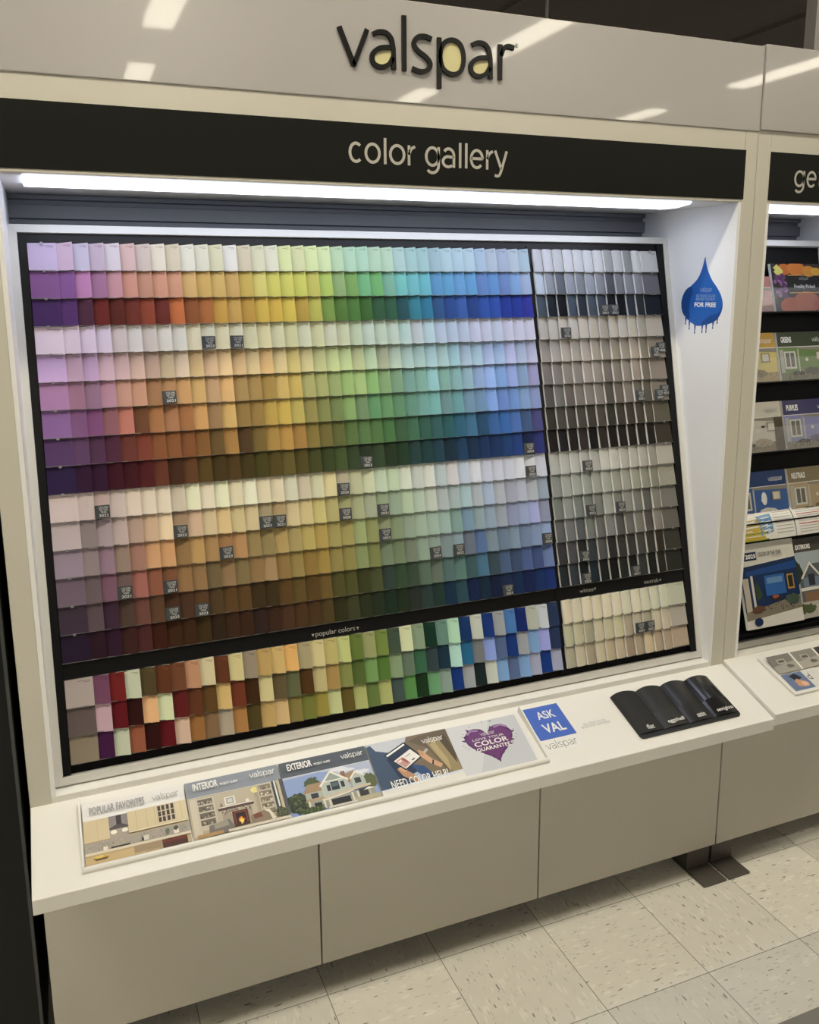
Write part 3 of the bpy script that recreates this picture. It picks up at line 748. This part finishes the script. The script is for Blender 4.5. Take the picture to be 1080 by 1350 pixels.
def house(a):
    a.R('545a62', 0, 0, 1, .34); a.R('d8dde0', 0, .34, 1, .35); a.R('8aa0d0', 0, .35, 1, 1)
    a.P('b4bcd4', [(.0, .35), (1, .35), (1, .75), (.0, .62)]); a.P('8fa3cf', [(0, .38), (.40, .36), (.55, .40), (.2, .7), (0, .8)])
    for x, y in ((.70, .42), (.86, .50), (.62, .38), (.93, .62)): a.blob('dfe2ea', x, y, .10, .035)
    a.blob('3b4632', .10, .80, .13, .17, j=.12); a.blob('4d5a38', .30, .52, .08, .10, j=.3); a.blob('5e6640', .93, .68, .09, .12, j=.15); a.speck(['2c3524', '4f5c3a', '667048'], .01, .66, .22, .92, 70, .012)
    a.P('a38a6c', [(.17, .68), (.24, .54), (.42, .54), (.44, .66), (.42, .70)]); a.R('aeb3a8', .19, .68, .46, .80); a.R('353a3e', .25, .70, .33, .78)
    a.R('9d9f94', .20, .81, .95, .95); a.P('b09a7c', [(.17, .82), (.20, .78), (.52, .78), (.54, .83)])
    a.P('a38a6c', [(.60, .52), (.78, .46), (.86, .60), (.66, .66)]); a.R('8a6a54', .63, .44, .68, .54)
    a.P('b9c1b8', [(.38, .80), (.38, .60), (.52, .40), (.68, .58), (.70, .78)]); a.P('9aa49c', [(.43, .56), (.52, .42), (.62, .54)])
    a.P('ede8dc', [(.36, .61), (.52, .385), (.70, .58), (.69, .61), (.52, .42), (.38, .63)]); a.R('ede8dc', .42, .548, .64, .562)
    a.R('343a40', .49, .58, .58, .72); a.R('5b6870', .50, .60, .57, .66); a.R('353a3e', .44, .62, .48, .72); a.R('353a3e', .60, .60, .64, .70)
    a.P('b5bdb4', [(.72, .74), (.72, .58), (.79, .49), (.87, .57), (.88, .73)]); a.P('ede8dc', [(.71, .59), (.79, .475), (.88, .56), (.875, .585), (.79, .51), (.72, .61)]); a.R('3a3f44', .76, .60, .83, .69)
    a.P('cbbfa8', [(.38, .80), (.72, .74), (.92, .73), (.92, .77), (.72, .79), (.40, .85)]); a.P('efeadf', [(.38, .84), (.72, .785), (.72, .80), (.38, .855)])
    a.R('2b2a2c', .45, .86, .66, .98); a.R('2b2a2c', .26, .86, .34, .97); a.R('3c3a36', .77, .80, .87, .92)
    for x in (.20, .36, .42, .68, .74): a.R('ddd6c6', x, .82, x + .022, .98)
    a.P('f0ece0', [(.82, .83), (.89, .79), (.96, .82)]); a.R('c9c2b2', .885, .82, .893, .93); a.R('b8ae94', .70, .92, 1, 1)
    a.blob('4c5c34', .22, .97, .13, .06, j=.2); a.speck(['3b4a28', '67764a'], .12, .92, .36, .99, 40, .010); a.R('d2ccc0', .40, .965, .72, 1)
def tablet(a):
    a.R('b9c1cf', 0, 0, .55, 1); a.R('7b6c55', .42, 0, 1, 1)
    a.P('c8ccd6', [(.05, 0), (.50, 0), (.40, .25), (.10, .25)])
    a.P('42536a', [(0, .05), (.05, .03), (.09, .15), (.26, .25), (.40, .60), (.55, .90), (0, .90)])
    a.P('27354c', [(.18, .35), (.32, .22), (.45, .60), (.70, .85), (.60, .95), (.25, .75)]); a.P('33507c', [(.42, .52), (.58, .62), (.66, .84), (.52, .80)])
    a.P('6a5c46', [(.50, .10), (.66, .03), (1, 0), (1, .85), (.82, .80), (.70, .30)]); a.P('9c8c66', [(.70, .18), (.86, .12), (.98, .50), (1, .85), (.90, .88), (.80, .60)])
    a.P('b8a57a', [(.74, .25), (.80, .18), (.88, .60), (.86, .85)]); a.P('54482f', [(.86, .12), (.96, .10), (1, .5), (.97, .7)]); a.P('b9b3a4', [(.56, .42), (.68, .30), (.70, .33), (.60, .46)])
    a.P('b98e6c', [(.26, .58), (.31, .55), (.42, .72), (.50, .84), (.43, .90), (.30, .72)]); a.P('d0a582', [(.27, .56), (.33, .54), (.37, .63), (.33, .66)]); a.P('aebbd6', [(.42, .72), (.47, .70), (.56, .86), (.48, .90)])
    a.P('1b2230', [(.17, .27), (.45, .09), (.60, .44), (.35, .63)])
    a.P('f2f2f0', [(.19, .28), (.44, .12), (.45, .15), (.20, .31)]); a.P('26324a', [(.20, .31), (.45, .15), (.49, .24), (.25, .41)])
    a.P('efede8', [(.255, .415), (.49, .25), (.575, .43), (.36, .60)]); a.P('c99a90', [(.27, .43), (.37, .37), (.44, .51), (.36, .58)]); a.P('a55', [(.35, .41), (.38, .39), (.42, .48), (.40, .50)]); a.P('f0e0d6', [(.29, .44), (.34, .41), (.35, .45), (.31, .47)])
    a.P('222', [(.46, .46), (.50, .43), (.51, .445), (.47, .475)]); a.P('999', [(.40, .38), (.47, .33), (.475, .34), (.405, .39)])
    a.P('d0a582', [(.57, .30), (.62, .34), (.70, .52), (.80, .66), (.76, .72), (.66, .60), (.58, .44)]); a.P('c59670', [(.57, .30), (.60, .31), (.63, .40), (.60, .43)]); a.P('222', [(.70, .54), (.715, .55), (.69, .64), (.675, .62)])
    a.P('d6dce6', [(0, .90), (1, .84), (1, 1), (0, 1)]); a.P('e6e3dc', [(0, .93), (1, .88), (1, 1), (0, 1)])
def heart(a):
    a.R('c9ccd2', 0, 0, 1, 1); a.P('d5d7db', [(0, 0), (.6, 0), (.2, 1), (0, 1)]); a.R('e6e6e6', .965, 0, 1, 1)
    pts = []
    rn = random.Random(9); n = 120
    for k in range(n):
        t = 2 * math.pi * k / n
        x = 16 * math.sin(t) ** 3; y = 13 * math.cos(t) - 5 * math.cos(2 * t) - 2 * math.cos(3 * t) - math.cos(4 * t)
        s = 1 + (rn.choice([0, 0, .05, .16]) if k % 3 == 0 and y > -10 else rn.uniform(-.02, .02))
        pts.append((.50 + x * s * .0200, .44 - y * s * .0262))
    a.P('5c3264', pts)
    pts2 = [(.50 + (x - .5) * .88, .44 + (y - .44) * .86) for x, y in pts[::2]]
    a.P('6e3c74', pts2)
    for _ in range(22):
        t = rn.uniform(0, 6.28); a.E('5c3264', .5 + .37 * math.cos(t), .38 + .36 * math.sin(t) * (1 if math.sin(t) < 0 else .7), .006, .009, 8)
    a.P('a47fae', [(.22, .20), (.30, .14), (.40, .17), (.38, .20), (.30, .18), (.24, .24)]); a.P('a47fae', [(.60, .16), (.72, .13), (.80, .20), (.78, .23), (.71, .17), (.62, .19)])

def cplace(x, y, off, rot=0.): return CF @ Matrix.Translation((x, y, off)) @ Matrix.Rotation(rot, 4, 'X')
tray = empty('brochure_tray', CF @ Matrix.Translation((.094, .03, 0))); tag(tray, 'long low white tray on the counter holding five brochure stacks', 'tray')
TY0, TILT = .0385, .125
m = MB()
zt = lambda y: .001 + (y - TY0) * .02
m.prism_x(.100, 1.158, [(.041, .0003), (.200, .0003), (.200, zt(.2) - .0012), (.041, .0016)]); m.build('wedge_base', ctop, tray, CF)
m = MB(); m.prism_x(.094, 1.160, [(.0295, .0003), (.041, .0003), (.041, .0085), (.038, .0105), (.034, .0100), (.0305, .0070)]); m.build('front_lip', ctop, tray, CF, bevel=.001)
for xx in (.094, 1.157):
    m = MB(); m.prism_x(xx, xx + .004, [(.041, .0003), (.200, .0003), (.200, .024), (.041, .009)]); m.build('tray_side', ctop, tray, CF)
BW, BH, BT = .2075, .138, .0035
specs = [('project_brochure', 'kitchen cover brochure with white POPULAR FAVORITES heading, leftmost in the tray', squash(kitchen, .36), .1008),
         ('project_brochure', 'living room cover brochure with grey INTERIOR heading, second in the tray', squash(living, .34), .3115),
         ('project_brochure', 'house cover brochure with dark grey EXTERIOR heading, middle of the tray', squash(house, .34), .5215),
         ('help_brochure', 'brochure showing hands with a tablet and NEED COLOR HELP heading', tablet, .7320),
         ('guarantee_brochure', 'square pale brochure with purple paint heart, rightmost in the tray', heart, .9400)]
for i, (nm, lab, art, x) in enumerate(specs):
    F = cplace(x, TY0 + .003, .0015 + BT, TILT)
    w, h = (BW, BH) if i < 4 else (.1985, .1375)
    e, z = leaflet(nm, lab, 'brochure', F, w, h, BT, art, back=.015)
    z += .0003
    X = lambda *b: (b[0] * w, b[1] * w, (1 - b[3]) * h, (1 - b[2]) * h)
    if i == 0:
        text('POPULAR FAVORITES', X(.065, .60, .085, .215), z, tx_grey, e, F, bold=.03); logo_part(e, F, .675 * w, .94 * w, (1 - .19) * h, z, tx_grey, thin=.0105)
    if i == 1:
        text('INTERIOR', X(.075, .335, .065, .195), z, tx_white, e, F, bold=.03); text('PROJECT GUIDE', X(.355, .54, .145, .195), z, tx_white, e, F, bold=.02); logo_part(e, F, .675 * w, .95 * w, (1 - .175) * h, z, tx_white, thin=.0105)
    if i == 2:
        text('EXTERIOR', X(.075, .355, .065, .195), z, tx_white, e, F, bold=.03); text('PROJECT GUIDE', X(.375, .56, .145, .195), z, tx_white, e, F, bold=.02); logo_part(e, F, .69 * w, .95 * w, (1 - .18) * h, z, tx_white, thin=.0105)
    if i == 3:
        text('NEED COLOR HELP?', X(.13, .82, .765, .915), z, tx_white, e, F, bold=.012); logo_part(e, F, .66 * w, .93 * w, (1 - .20) * h, z, tx_white, thin=.0105)
    if i == 4:
        logo_part(e, F, .40 * w, .60 * w, (1 - .30) * h, z, tx_white)
        text('LOVE YOUR', X(.27, .70, .335, .38), z, tx_white, e, F); text('COLOR', X(.27, .73, .40, .50), z, tx_white, e, F, bold=.02); text('GUARANTEE', X(.27, .73, .525, .60), z, tx_white, e, F, bold=.015)
# ask val sticker
F = CF @ Matrix.Translation((1.1713, .0968, .0006)); e = empty('counter_sticker', F); tag(e, 'blue and white ASK VAL sticker on the counter right of the tray', 'sticker')
m = MB(); m.box(0, .1055, 0, .1065, -.0005, 0); m.build('blue_square', mat('sticker_blue', hx('4668c0'), .4), e, F)
text('ASK', (.030, .082, .064, .090), .0002, tx_white, e, F, bold=.02); text('VAL', (.026, .088, .018, .048), .0002, tx_white, e, F, bold=.02)
m = MB(); m.box(-.006, .105, -.0435, -.0002, -.0005, -.0002); m.build('white_strip', mat('sticker_white', (.80, .79, .76), .4), e, F)
logo_part(e, F, .004, .094, -.0305, .0002, tx_dark, thin=.006)
text('ALL YOUR COLOR\nQUESTIONS ANSWERED', (.127, .214, .008, .024), 0, tx_grey, e, F, name='small_print')
# sheen sampler
F = CF @ Matrix.Translation((1.432, .032, .001)); e = empty('sheen_display', F); tag(e, 'black four wave sheen sampler lying on the counter, flat to semigloss', 'sheen sampler')
w, h = .3245, .150
m = MB(); r = .010
pts = [(r * (1 - math.cos(t)), r * (1 - math.sin(t))) for t in (0, .4, .8, 1.2, 1.57)] + [(w - r * (1 - math.cos(t)), r * (1 - math.sin(t))) for t in (1.57, 1.2, .8, .4, 0)] + [(w, h), (0, h)]
m.prism_z(pts[::1], 0, .004); m.build('base_plate', mat('sampler_base', (.012, .012, .013), .4), e, F)
for i, (nm, rg, fx0, fx1, fy) in enumerate((('flat', .75, .012, .040, 0), ('eggshell', .5, .030, .081, 0), ('satin', .32, .044, .070, 0), ('semigloss', .18, .018, .072, 0))):
    m = MB(); x0 = i * w / 4; n = 12
    for k in range(n):
        for j in range(2):
            pass
    prof = []
    for k in range(n + 1):
        s = k / n; prof.append((x0 + s * w / 4, .004 + .0165 * math.sin(math.pi * s) ** .7 * (1 - .45 * s)))
    for k in range(n):
        (xa, za), (xb, zb) = prof[k], prof[k + 1]
        fr_ = .012
        m.quad([(xa, fr_, .0042 + (za - .004) * .35), (xb, fr_, .0042 + (zb - .004) * .35), (xb, h * .45, zb), (xa, h * .45, za)])
        m.quad([(xa, h * .45, za), (xb, h * .45, zb), (xb, h, zb), (xa, h, za)])
        m.quad([(xa, h, .002), (xa, h, za), (xb, h, zb), (xb, h, .002)])
        m.quad([(xa, fr_, .002), (xb, fr_, .002), (xb, fr_, .0042 + (zb - .004) * .35), (xa, fr_, .0042 + (za - .004) * .35)])
    g = m.build('sheen_wave', mat('sheen_' + nm, (.013, .013, .014), rg), e, F, smooth=True)
    xa = x0 + w / 8
    wd = {'flat': .022, 'eggshell': .052, 'satin': .026, 'semigloss': .054}[nm]
    TF = F @ Matrix.Translation((0, .018, .0105 + (.0015 if i else 0))) @ Matrix.Rotation(.16, 4, 'X')
    text(nm, (xa - wd / 2, xa + wd / 2, .0, .0135), .001, tx_white, e, TF, bold=.01)
# drop sticker on the right inner side panel
XS = XR - PW_ - BS
DF = frm((XS - .0007, .334, 1.60), (0, -1, 0), (0, 0, 1), (-1, 0, 0))
e = empty('drop_decal', DF); tag(e, 'blue paint drop decal on the white inner side panel', 'decal')
out = [(.014, .191), (.006, .165), (-.010, .135), (-.040, .112), (-.062, .098), (-.074, .072), (-.070, .045), (-.055, .028), (-.040, .018), (-.018, .008), (.0, .004), (.03, .008), (.060, .016), (.082, .032), (.093, .058), (.086, .085), (.066, .110), (.045, .130), (.026, .158), (.018, .178)]
m = MB(); m.prism_z(smooth_path(out, 4, True)[::1], 0, .0006, hx('2a63b4'))
m.prism_z(smooth_path([(-.040, .112), (-.062, .098), (-.074, .072), (-.070, .045), (-.055, .028), (-.035, .022), (-.042, .06), (-.030, .10)], 4, True), .0006, .0008, hx('1c4a8c'))
m.prism_z(smooth_path([(.012, .010), (.045, .032), (.080, .042), (.093, .058), (.084, .034), (.060, .016)], 4, True), .0006, .0008, hx('1e4d92'))
for x, y, l in ((-.052, .026, .014), (-.036, .016, .018), (-.012, .008, .020), (.018, .007, .016), (.034, .010, .018), (.060, .018, .014), (.076, .030, .012)):
    m.prism_z([(x - .0035, y), (x + .0035, y), (x + .0012, y - l), (x - .0012, y - l)], 0, .0005, hx('2a5aa0'))
    m.prism_z([(x + .0022 * math.cos(t), y - l - .003 + .004 * math.sin(t)) for t in (0, 1.05, 2.1, 3.14, 4.2, 5.2)], 0, .0005, hx('24508f'))
m.build('drop_print', print_m, e, DF)
text('FOR FREE', (-.018, .068, .056, .069), .0011, tx_white, e, DF, bold=.03)
pale = mat('print_paleblue', (.35, .48, .68), .5)
text('SEE YOUR COLOR\nBEFORE YOU BUY', (-.014, .064, .074, .090), .0011, pale, e, DF)
mb = MB(); logo(mb, .048 / .41, (.002, .098), .0011, .0011, .009); mb.build('logo', pale, e, DF)

# ------------------------------------------------------------------ right unit: brochure rack
X2 = XR + PW_ + FS
PF2 = panel_frame(X2)
rk = empty('brochure_rack', PF2); tag(rk, 'black tiered brochure rack with silver frame in the right cabinet', 'brochure rack')
W2 = w3 - 2 * (PW_ + FS)
rack_frame(rk, PF2, W2, L)
tiers = [(.225, .0733), (.436, .279), (.645, .493), (.853, .704), (1.172, .918)]
for i, (vb, vt) in enumerate(tiers):
    m = MB(); m.box(.018, W2 - .018, -(vb + .004), -vb, -.018, .030); m.build('shelf_tier', black, rk, PF2)
    m = MB(); m.box(.022, W2 - .022, -vb, -(vb - .072), .0285, .0300)
    if i < 3: m.build('clear_lip', clear_m, rk, PF2)
def room(wall, band, floor_, sofa, extra=None):
    def f(a):
        a.R(wall, 0, 0, 1, 1); a.R(band, 0, 0, 1, .30); a.R('e8e6de', 0, .30, 1, .315)
        a.P(floor_, [(0, .86), (1, .80), (1, 1), (0, 1)])
        a.R('d8d6cc', .10, .40, .32, .76); a.R('6a6a62', .13, .43, .20, .72); a.R('6a6a62', .22, .43, .29, .72); a.R('b7b5aa', .02, .36, .09, .84)
        a.R('c4bfae', .36, .32, .385, .84); a.blob(sofa, .62, .82, .17, .08, j=.1); a.blob('3c3830', .34, .85, .12, .04, j=.2); a.R('2e2a24', .24, .84, .44, .86)
        for x in (.25, .30, .38, .43): a.R('2a2620', x, .85, x + .012, .96)
        a.P('8f8a7c', [(.36, .32), (1, .32), (1, .40), (.36, .36)]); a.speck(['4a473f', '6a665a', '98927f'], .04, .80, .98, .97, 50, .010)
        a.E('dcd6c4', .52, .58, .03, .035); a.R('8a8272', .70, .42, .86, .60); a.R('d8d2c2', .72, .44, .84, .58)
        if extra: extra(a)
    return f
def fruit(a):
    a.R('2b211c', 0, 0, 1, 1); a.R('14110f', .28, .12, 1, .60)
    for x, y, r, c in ((.25, .12, .13, 'c06a28'), (.48, .10, .17, 'd07a30'), (.72, .16, .13, 'd8902c'), (.30, .88, .20, 'b4522c'), (.62, .80, .25, 'b8603a'), (.92, .86, .18, 'a84a2a')): a.E(c, x, y, r, r * .9)
    a.E('e8b040', .86, .16, .10, .08); a.blob('d8d070', .13, .14, .08, .10, j=.3)
    rn = random.Random(2)
    for _ in range(34):
        x, y = rn.uniform(.03, .24), rn.uniform(.18, .72); a.E(rn.choice(['6a3c6c', '8a5a8c', '54305a', '9a6c9c']), x, y, .033, .045, 12)
    a.R('e0a850', .30, .235, .98, .252); a.R('e0a850', .30, .60, .98, .617)
def exter(a):
    a.R('aebac0', 0, 0, 1, 1); a.R('4c4a46', 0, 0, 1, .17); a.blob('2f3a28', .03, .42, .10, .16); a.P('5f666c', [(.05, .55), (.28, .33), (.6, .33), (1, .5), (1, .8), (.05, .8)])
    a.P('e8e4d8', [(.08, .50), (.28, .30), (.48, .50), (.45, .51), (.28, .34), (.11, .51)]); a.R('78869a', .12, .50, .46, .66); a.R('31363c', .22, .46, .34, .60); a.R('e8e4d8', .05, .62, 1, .66)
    a.R('8a6d54', .10, .68, .50, .80); a.R('b8b4ac', .04, .80, 1, 1); a.blob('566040', .10, .88, .18, .06); a.R('c9c5bb', .30, .84, 1, 1)
def coty(a):
    a.R('e6e3da', 0, 0, 1, 1); a.R('1f2f58', .10, .10, .32, .20)
    a.P('16305c', [(0, .27), (1, .22), (1, .82), (0, .88)]); a.P('1c4a8c', [(.1, .30), (1, .26), (1, .36), (.1, .38)]); a.P('17305c', [(0, .27), (1, .22), (1, .27), (0, .33)])
    a.R('2f66ac', .40, .40, .76, .64); a.R('6a92c0', .44, .43, .72, .50); a.R('c8c0ae', .02, .40, .12, .80); a.R('ddd8cc', .16, .38, .20, .76); a.R('b8923c', .80, .42, .92, .60); a.R('2a2a20', .82, .44, .90, .58)
    a.P('8a8272', [(0, .80), (1, .68), (1, .84), (0, .90)]); a.blob('3a4a30', .27, .58, .05, .10, j=.4); a.speck(['6a5c4c', '4a4038', '33404f', '7a7264'], .16, .72, .95, .83, 60, .010); a.blob('6a4a36', .22, .78, .12, .045); a.blob('4a5a4c', .84, .72, .12, .06); a.R('3c2a1e', .46, .68, .66, .70); a.blob('b05a3a', .55, .66, .06, .02)
    a.E('1f2f58', .19, .925, .075, .050)
def news(a):
    a.R('d8d6d0', 0, 0, 1, 1); a.P('b8a23c', [(0, .4), (.4, .3), (.45, 1), (0, 1)]); a.P('4f86b4', [(.35, .3), (.62, .25), (.6, .8), (.38, .9)]); a.P('3f6f3c', [(0, .8), (.5, .8), (.5, 1), (0, 1)])
    for k in range(9): a.R('a8a8a4', .66, .12 + k * .09, .97, .15 + k * .09)
B2W = .2095
gw = hx
items = []
def rb(i, col, off, wall_art, lab, nm='color_brochure', w=B2W, h=.150, vb=None, tilt=.06, x=None):
    vb = tiers[i][0] if vb is None else vb
    xx = .052 + col * .2165 if x is None else x
    F = PF2 @ Matrix.Translation((xx, -vb + .0005, off)) @ Matrix.Rotation(-tilt, 4, 'X')
    e, z = leaflet(nm, lab, 'brochure', F, w, h, .010, wall_art, gain=.72)
    return e, F, z + .0003, w, h
def heads(e, F, z, w, h, ttl, tw, lx0=.66, y0=.10, y1=.22, m1=tx_white, m2=tx_white):
    if ttl: text(ttl, (.06 * w, (.06 + tw) * w, (1 - y1) * h, (1 - y0) * h), z, m1, e, F, bold=.03)
    logo_part(e, F, lx0 * w, (lx0 + .27) * w, (1 - y1 + .01) * h, z, m2)
e, F, z, w, h = rb(0, 0, .014, room('c9968c', 'b87c74', '9a6a60', '8a5a50'), 'pink covered brochure mostly hidden behind the cabinet post, top tier', h=.110)
e, F, z, w, h = rb(0, 1, .016, fruit, 'fruit covered brochure titled Freshly Picked on the top tier')
text('Freshly Picked', (.40 * w, .80 * w, .46 * h, .56 * h), z, tx_white, e, F); logo_part(e, F, .50 * w, .70 * w, .66 * h, z, tx_grey)
e, F, z, w, h = rb(1, 0, .014, room('d9c774', 'c9a040', 'b09a70', '8a7a58'), 'yellow covered brochure on the second tier'); heads(e, F, z, w, h, None, 0)
e, F, z, w, h = rb(1, 1, .016, room('6d8a4c', '333f20', '7c7a64', '5c5a50'), 'green covered brochure titled GREENS on the second tier'); heads(e, F, z, w, h, 'GREENS', .20)
e, F, z, w, h = rb(2, 0, .014, room('cfc9ba', 'd9d4c6', '8a7a64', 'a89c88', lambda a: (a.R('4a3c30', .84, .32, 1, 1), a.R('23201c', .60, .48, .66, .52))), 'off-white covered brochure on the third tier'); heads(e, F, z, w, h, None, 0, m2=tx_grey)
e, F, z, w, h = rb(2, 1, .016, room('8d90c0', '3c386a', '8c8478', '6c6484'), 'purple covered brochure titled PURPLES on the third tier'); heads(e, F, z, w, h, 'PURPLES', .22)
e, F, z, w, h = rb(3, 0, .012, room('3a62a0', '1e3c70', '98a4b4', 'd8d4cc', lambda a: (a.E('e8ecf0', .55, .55, .05, .13), a.R('d0c8b8', .30, .85, .95, 1))), 'blue covered brochure behind the leaflets on the fourth tier'); heads(e, F, z, w, h, None, 0)
e, F, z, w, h = rb(3, 1, .014, room('b5a284', '85795f', '98907c', '786c58'), 'tan covered brochure titled NEUTRALS on the fourth tier'); heads(e, F, z, w, h, 'NEUTRALS', .26)
# folded newsprint leaflets hanging over the fourth tier
for k, (x, lab) in enumerate(((.045, 'folded colour leaflet curling over the fourth tier, left one'), (.262, 'folded text leaflet curling over the fourth tier, right one'))):
    F = PF2 @ Matrix.Translation((x, -.905, .034)); e = empty('folded_leaflet', F); tag(e, lab, 'leaflet', None)
    a = Art(.212, .100); (news if k == 0 else (lambda q: [q.R('d9d7d2', 0, 0, 1, 1)] + [q.R('a33' if j % 4 == 0 else 'a9a9a6', .06, .08 + j * .075, .94 if j % 3 else .6, .105 + j * .075) for j in range(12)]))(a)
    mb2 = MB()
    def bend(p):
        t = p[1] / .100; ang = t * 1.15
        return (p[0], .085 * math.sin(ang) / .91 * 1.05, p[2] - .055 * (1 - math.cos(ang)) * 1.0)
    # subdivide the art in strips so that it follows the curl
    for q, c in zip(a.mb.f, a.mb.c):
        pts = [a.mb.v[i] for i in q]
        ys = [p[1] for p in pts]
        if len(pts) == 4 and max(ys) - min(ys) > .02:
            n = 8
            p0, p1, p2, p3 = (Vector(p) for p in pts)
            for s in range(n):
                A_, B_ = s / n, (s + 1) / n
                if abs(p0.y - p1.y) < abs(p1.y - p2.y): qq = [p0.lerp(p3, A_), p1.lerp(p2, A_), p1.lerp(p2, B_), p0.lerp(p3, B_)]
                else: qq = [p0.lerp(p1, A_), p0.lerp(p1, B_), p3.lerp(p2, B_), p3.lerp(p2, A_)]
                mb2.quad([bend(v_) for v_ in qq], c)
        else: mb2.quad([bend(p) for p in pts], c)
    mb2.build('printed_sheet', print_m, e, F)
    mb3 = MB()
    for s in range(8):
        ya, yb = s / 8 * .1, (s + 1) / 8 * .1
        q = [bend((0, ya, -.001)), bend((.212, ya, -.001)), bend((.212, yb, -.001)), bend((0, yb, -.001))]
        mb3.quad(q)
        q2 = [(p[0], p[1], p[2] - .004) for p in q]; mb3.quad(q2[::-1]); mb3.quad([q[0], q[3], q2[3], q2[0]]); mb3.quad([q[1], q2[1], q2[2], q[2]])
    mb3.build('inner_pages', pages_m, e, F)
e, F, z, w, h = rb(4, 0, .040, coty, 'white brochure with blue room, 2025 COLOR OF THE YEAR, bottom tier', w=.2150, h=.248, vb=1.160, tilt=.10, x=.0400)
text('2025', (.12 * w, .30 * w, .825 * h, .875 * h), z, tx_white, e, F, bold=.03); text('COLOR OF THE YEAR', (.34 * w, .76 * w, .835 * h, .885 * h), z, tx_dark, e, F, bold=.02); logo_part(e, F, .58 * w, .78 * w, .805 * h, z, tx_grey)
text('ENCORE', (.31 * w, .52 * w, .075 * h, .10 * h), z, tx_dark, e, F, bold=.02, name='colour_name') if False else None
e, F, z, w, h = rb(4, 1, .030, exter, 'house covered brochure titled EXTERIORS on the bottom tier', h=.240, vb=1.160, tilt=.10, x=.2600)
text('EXTERIORS', (.06 * w, .34 * w, .865 * h, .925 * h), z, tx_white, e, F, bold=.03)
# card holder on the right counter
F = CF @ Matrix.Translation((0, 0, .0118)); e = empty('card_holder', F @ Matrix.Translation((2.0, .12, 0))); tag(e, 'white card holder with grey room photo cards on right counter', 'card holder')
m = MB(); m.prism_z([(1.955, .046), (2.24, .046), (2.24, .196), (1.95, .196)], .0002, .006); m.build('holder_base', ctop, e, F)
for k in range(3):
    x = 1.962 + k * .090
    FF = F @ Matrix.Translation((x, .122, .010)) @ Matrix.Rotation(.12, 4, 'X')
    a = Art(.083, .062); a.R(('7c7872', '8c8880', '3a3a3c')[k], 0, 0, 1, 1); a.P(('a29e96', 'a8a49a', '5a5a5c')[k], [(0, .6), (1, .45), (1, 1), (0, 1)]); a.R('b8b4aa', .3, .25, .65, .5); a.R('5c5850', .34, .3, .61, .45); a.blob('66625a', .7, .7, .15, .1)
    a.mb.build('photo_card', print_m, e, FF)
    m = MB(); m.box(.083, .089, 0, .062, -.006, .003); m.build('rib', ctop, e, FF)
FF = F @ Matrix.Translation((1.964, .055, .0068)); a = Art(.275, .064); a.R('dddcd8', 0, 0, 1, 1); a.R('6a7a9a', 0, 0, .27, 1); a.P('1e2430', [(.08, .15), (.17, .05), (.22, .35), (.12, .5)]); a.blob('c8977a', .15, .62, .06, .22); a.blob('e0b498', .19, .7, .04, .15)
a.mb.build('leaflet_face', print_m, e, FF)
text('d', (.078, .092, .028, .052), a.z + .0002, tx_dark, e, FF)

# ------------------------------------------------------------------ background bits
m = MB(); m.box(1.712, 1.80, 1.49, 1.55, 0, 4.46); tag(m.build('steel_column', mat('column_grey', (.42, .41, .40), .4)), 'pale steel column rising behind the cabinets at the upper right', 'column')
m = MB(); m.tube((1.835, 4, 3.40), (1.85, 4, 4.5), .012, 8); tag(m.build('hanging_wire', mat('wire_white', (.5, .5, .48), .5)), 'thin wire hanging from the dark ceiling above the sign', 'wire')
t = empty('low_platform', (.4, -.8, 0)); tag(t, 'grey base deck corner at the bottom right of the aisle', 'base deck')
m = MB(); m.box(-.6, 2.2, -1.5, -.4225, .0, .12); m.build('deck', mat('deck_grey', (.20, .19, .175), .5), t, bevel=.003)

for o in SC.objects:
    if '_w' in o: del o['_w']
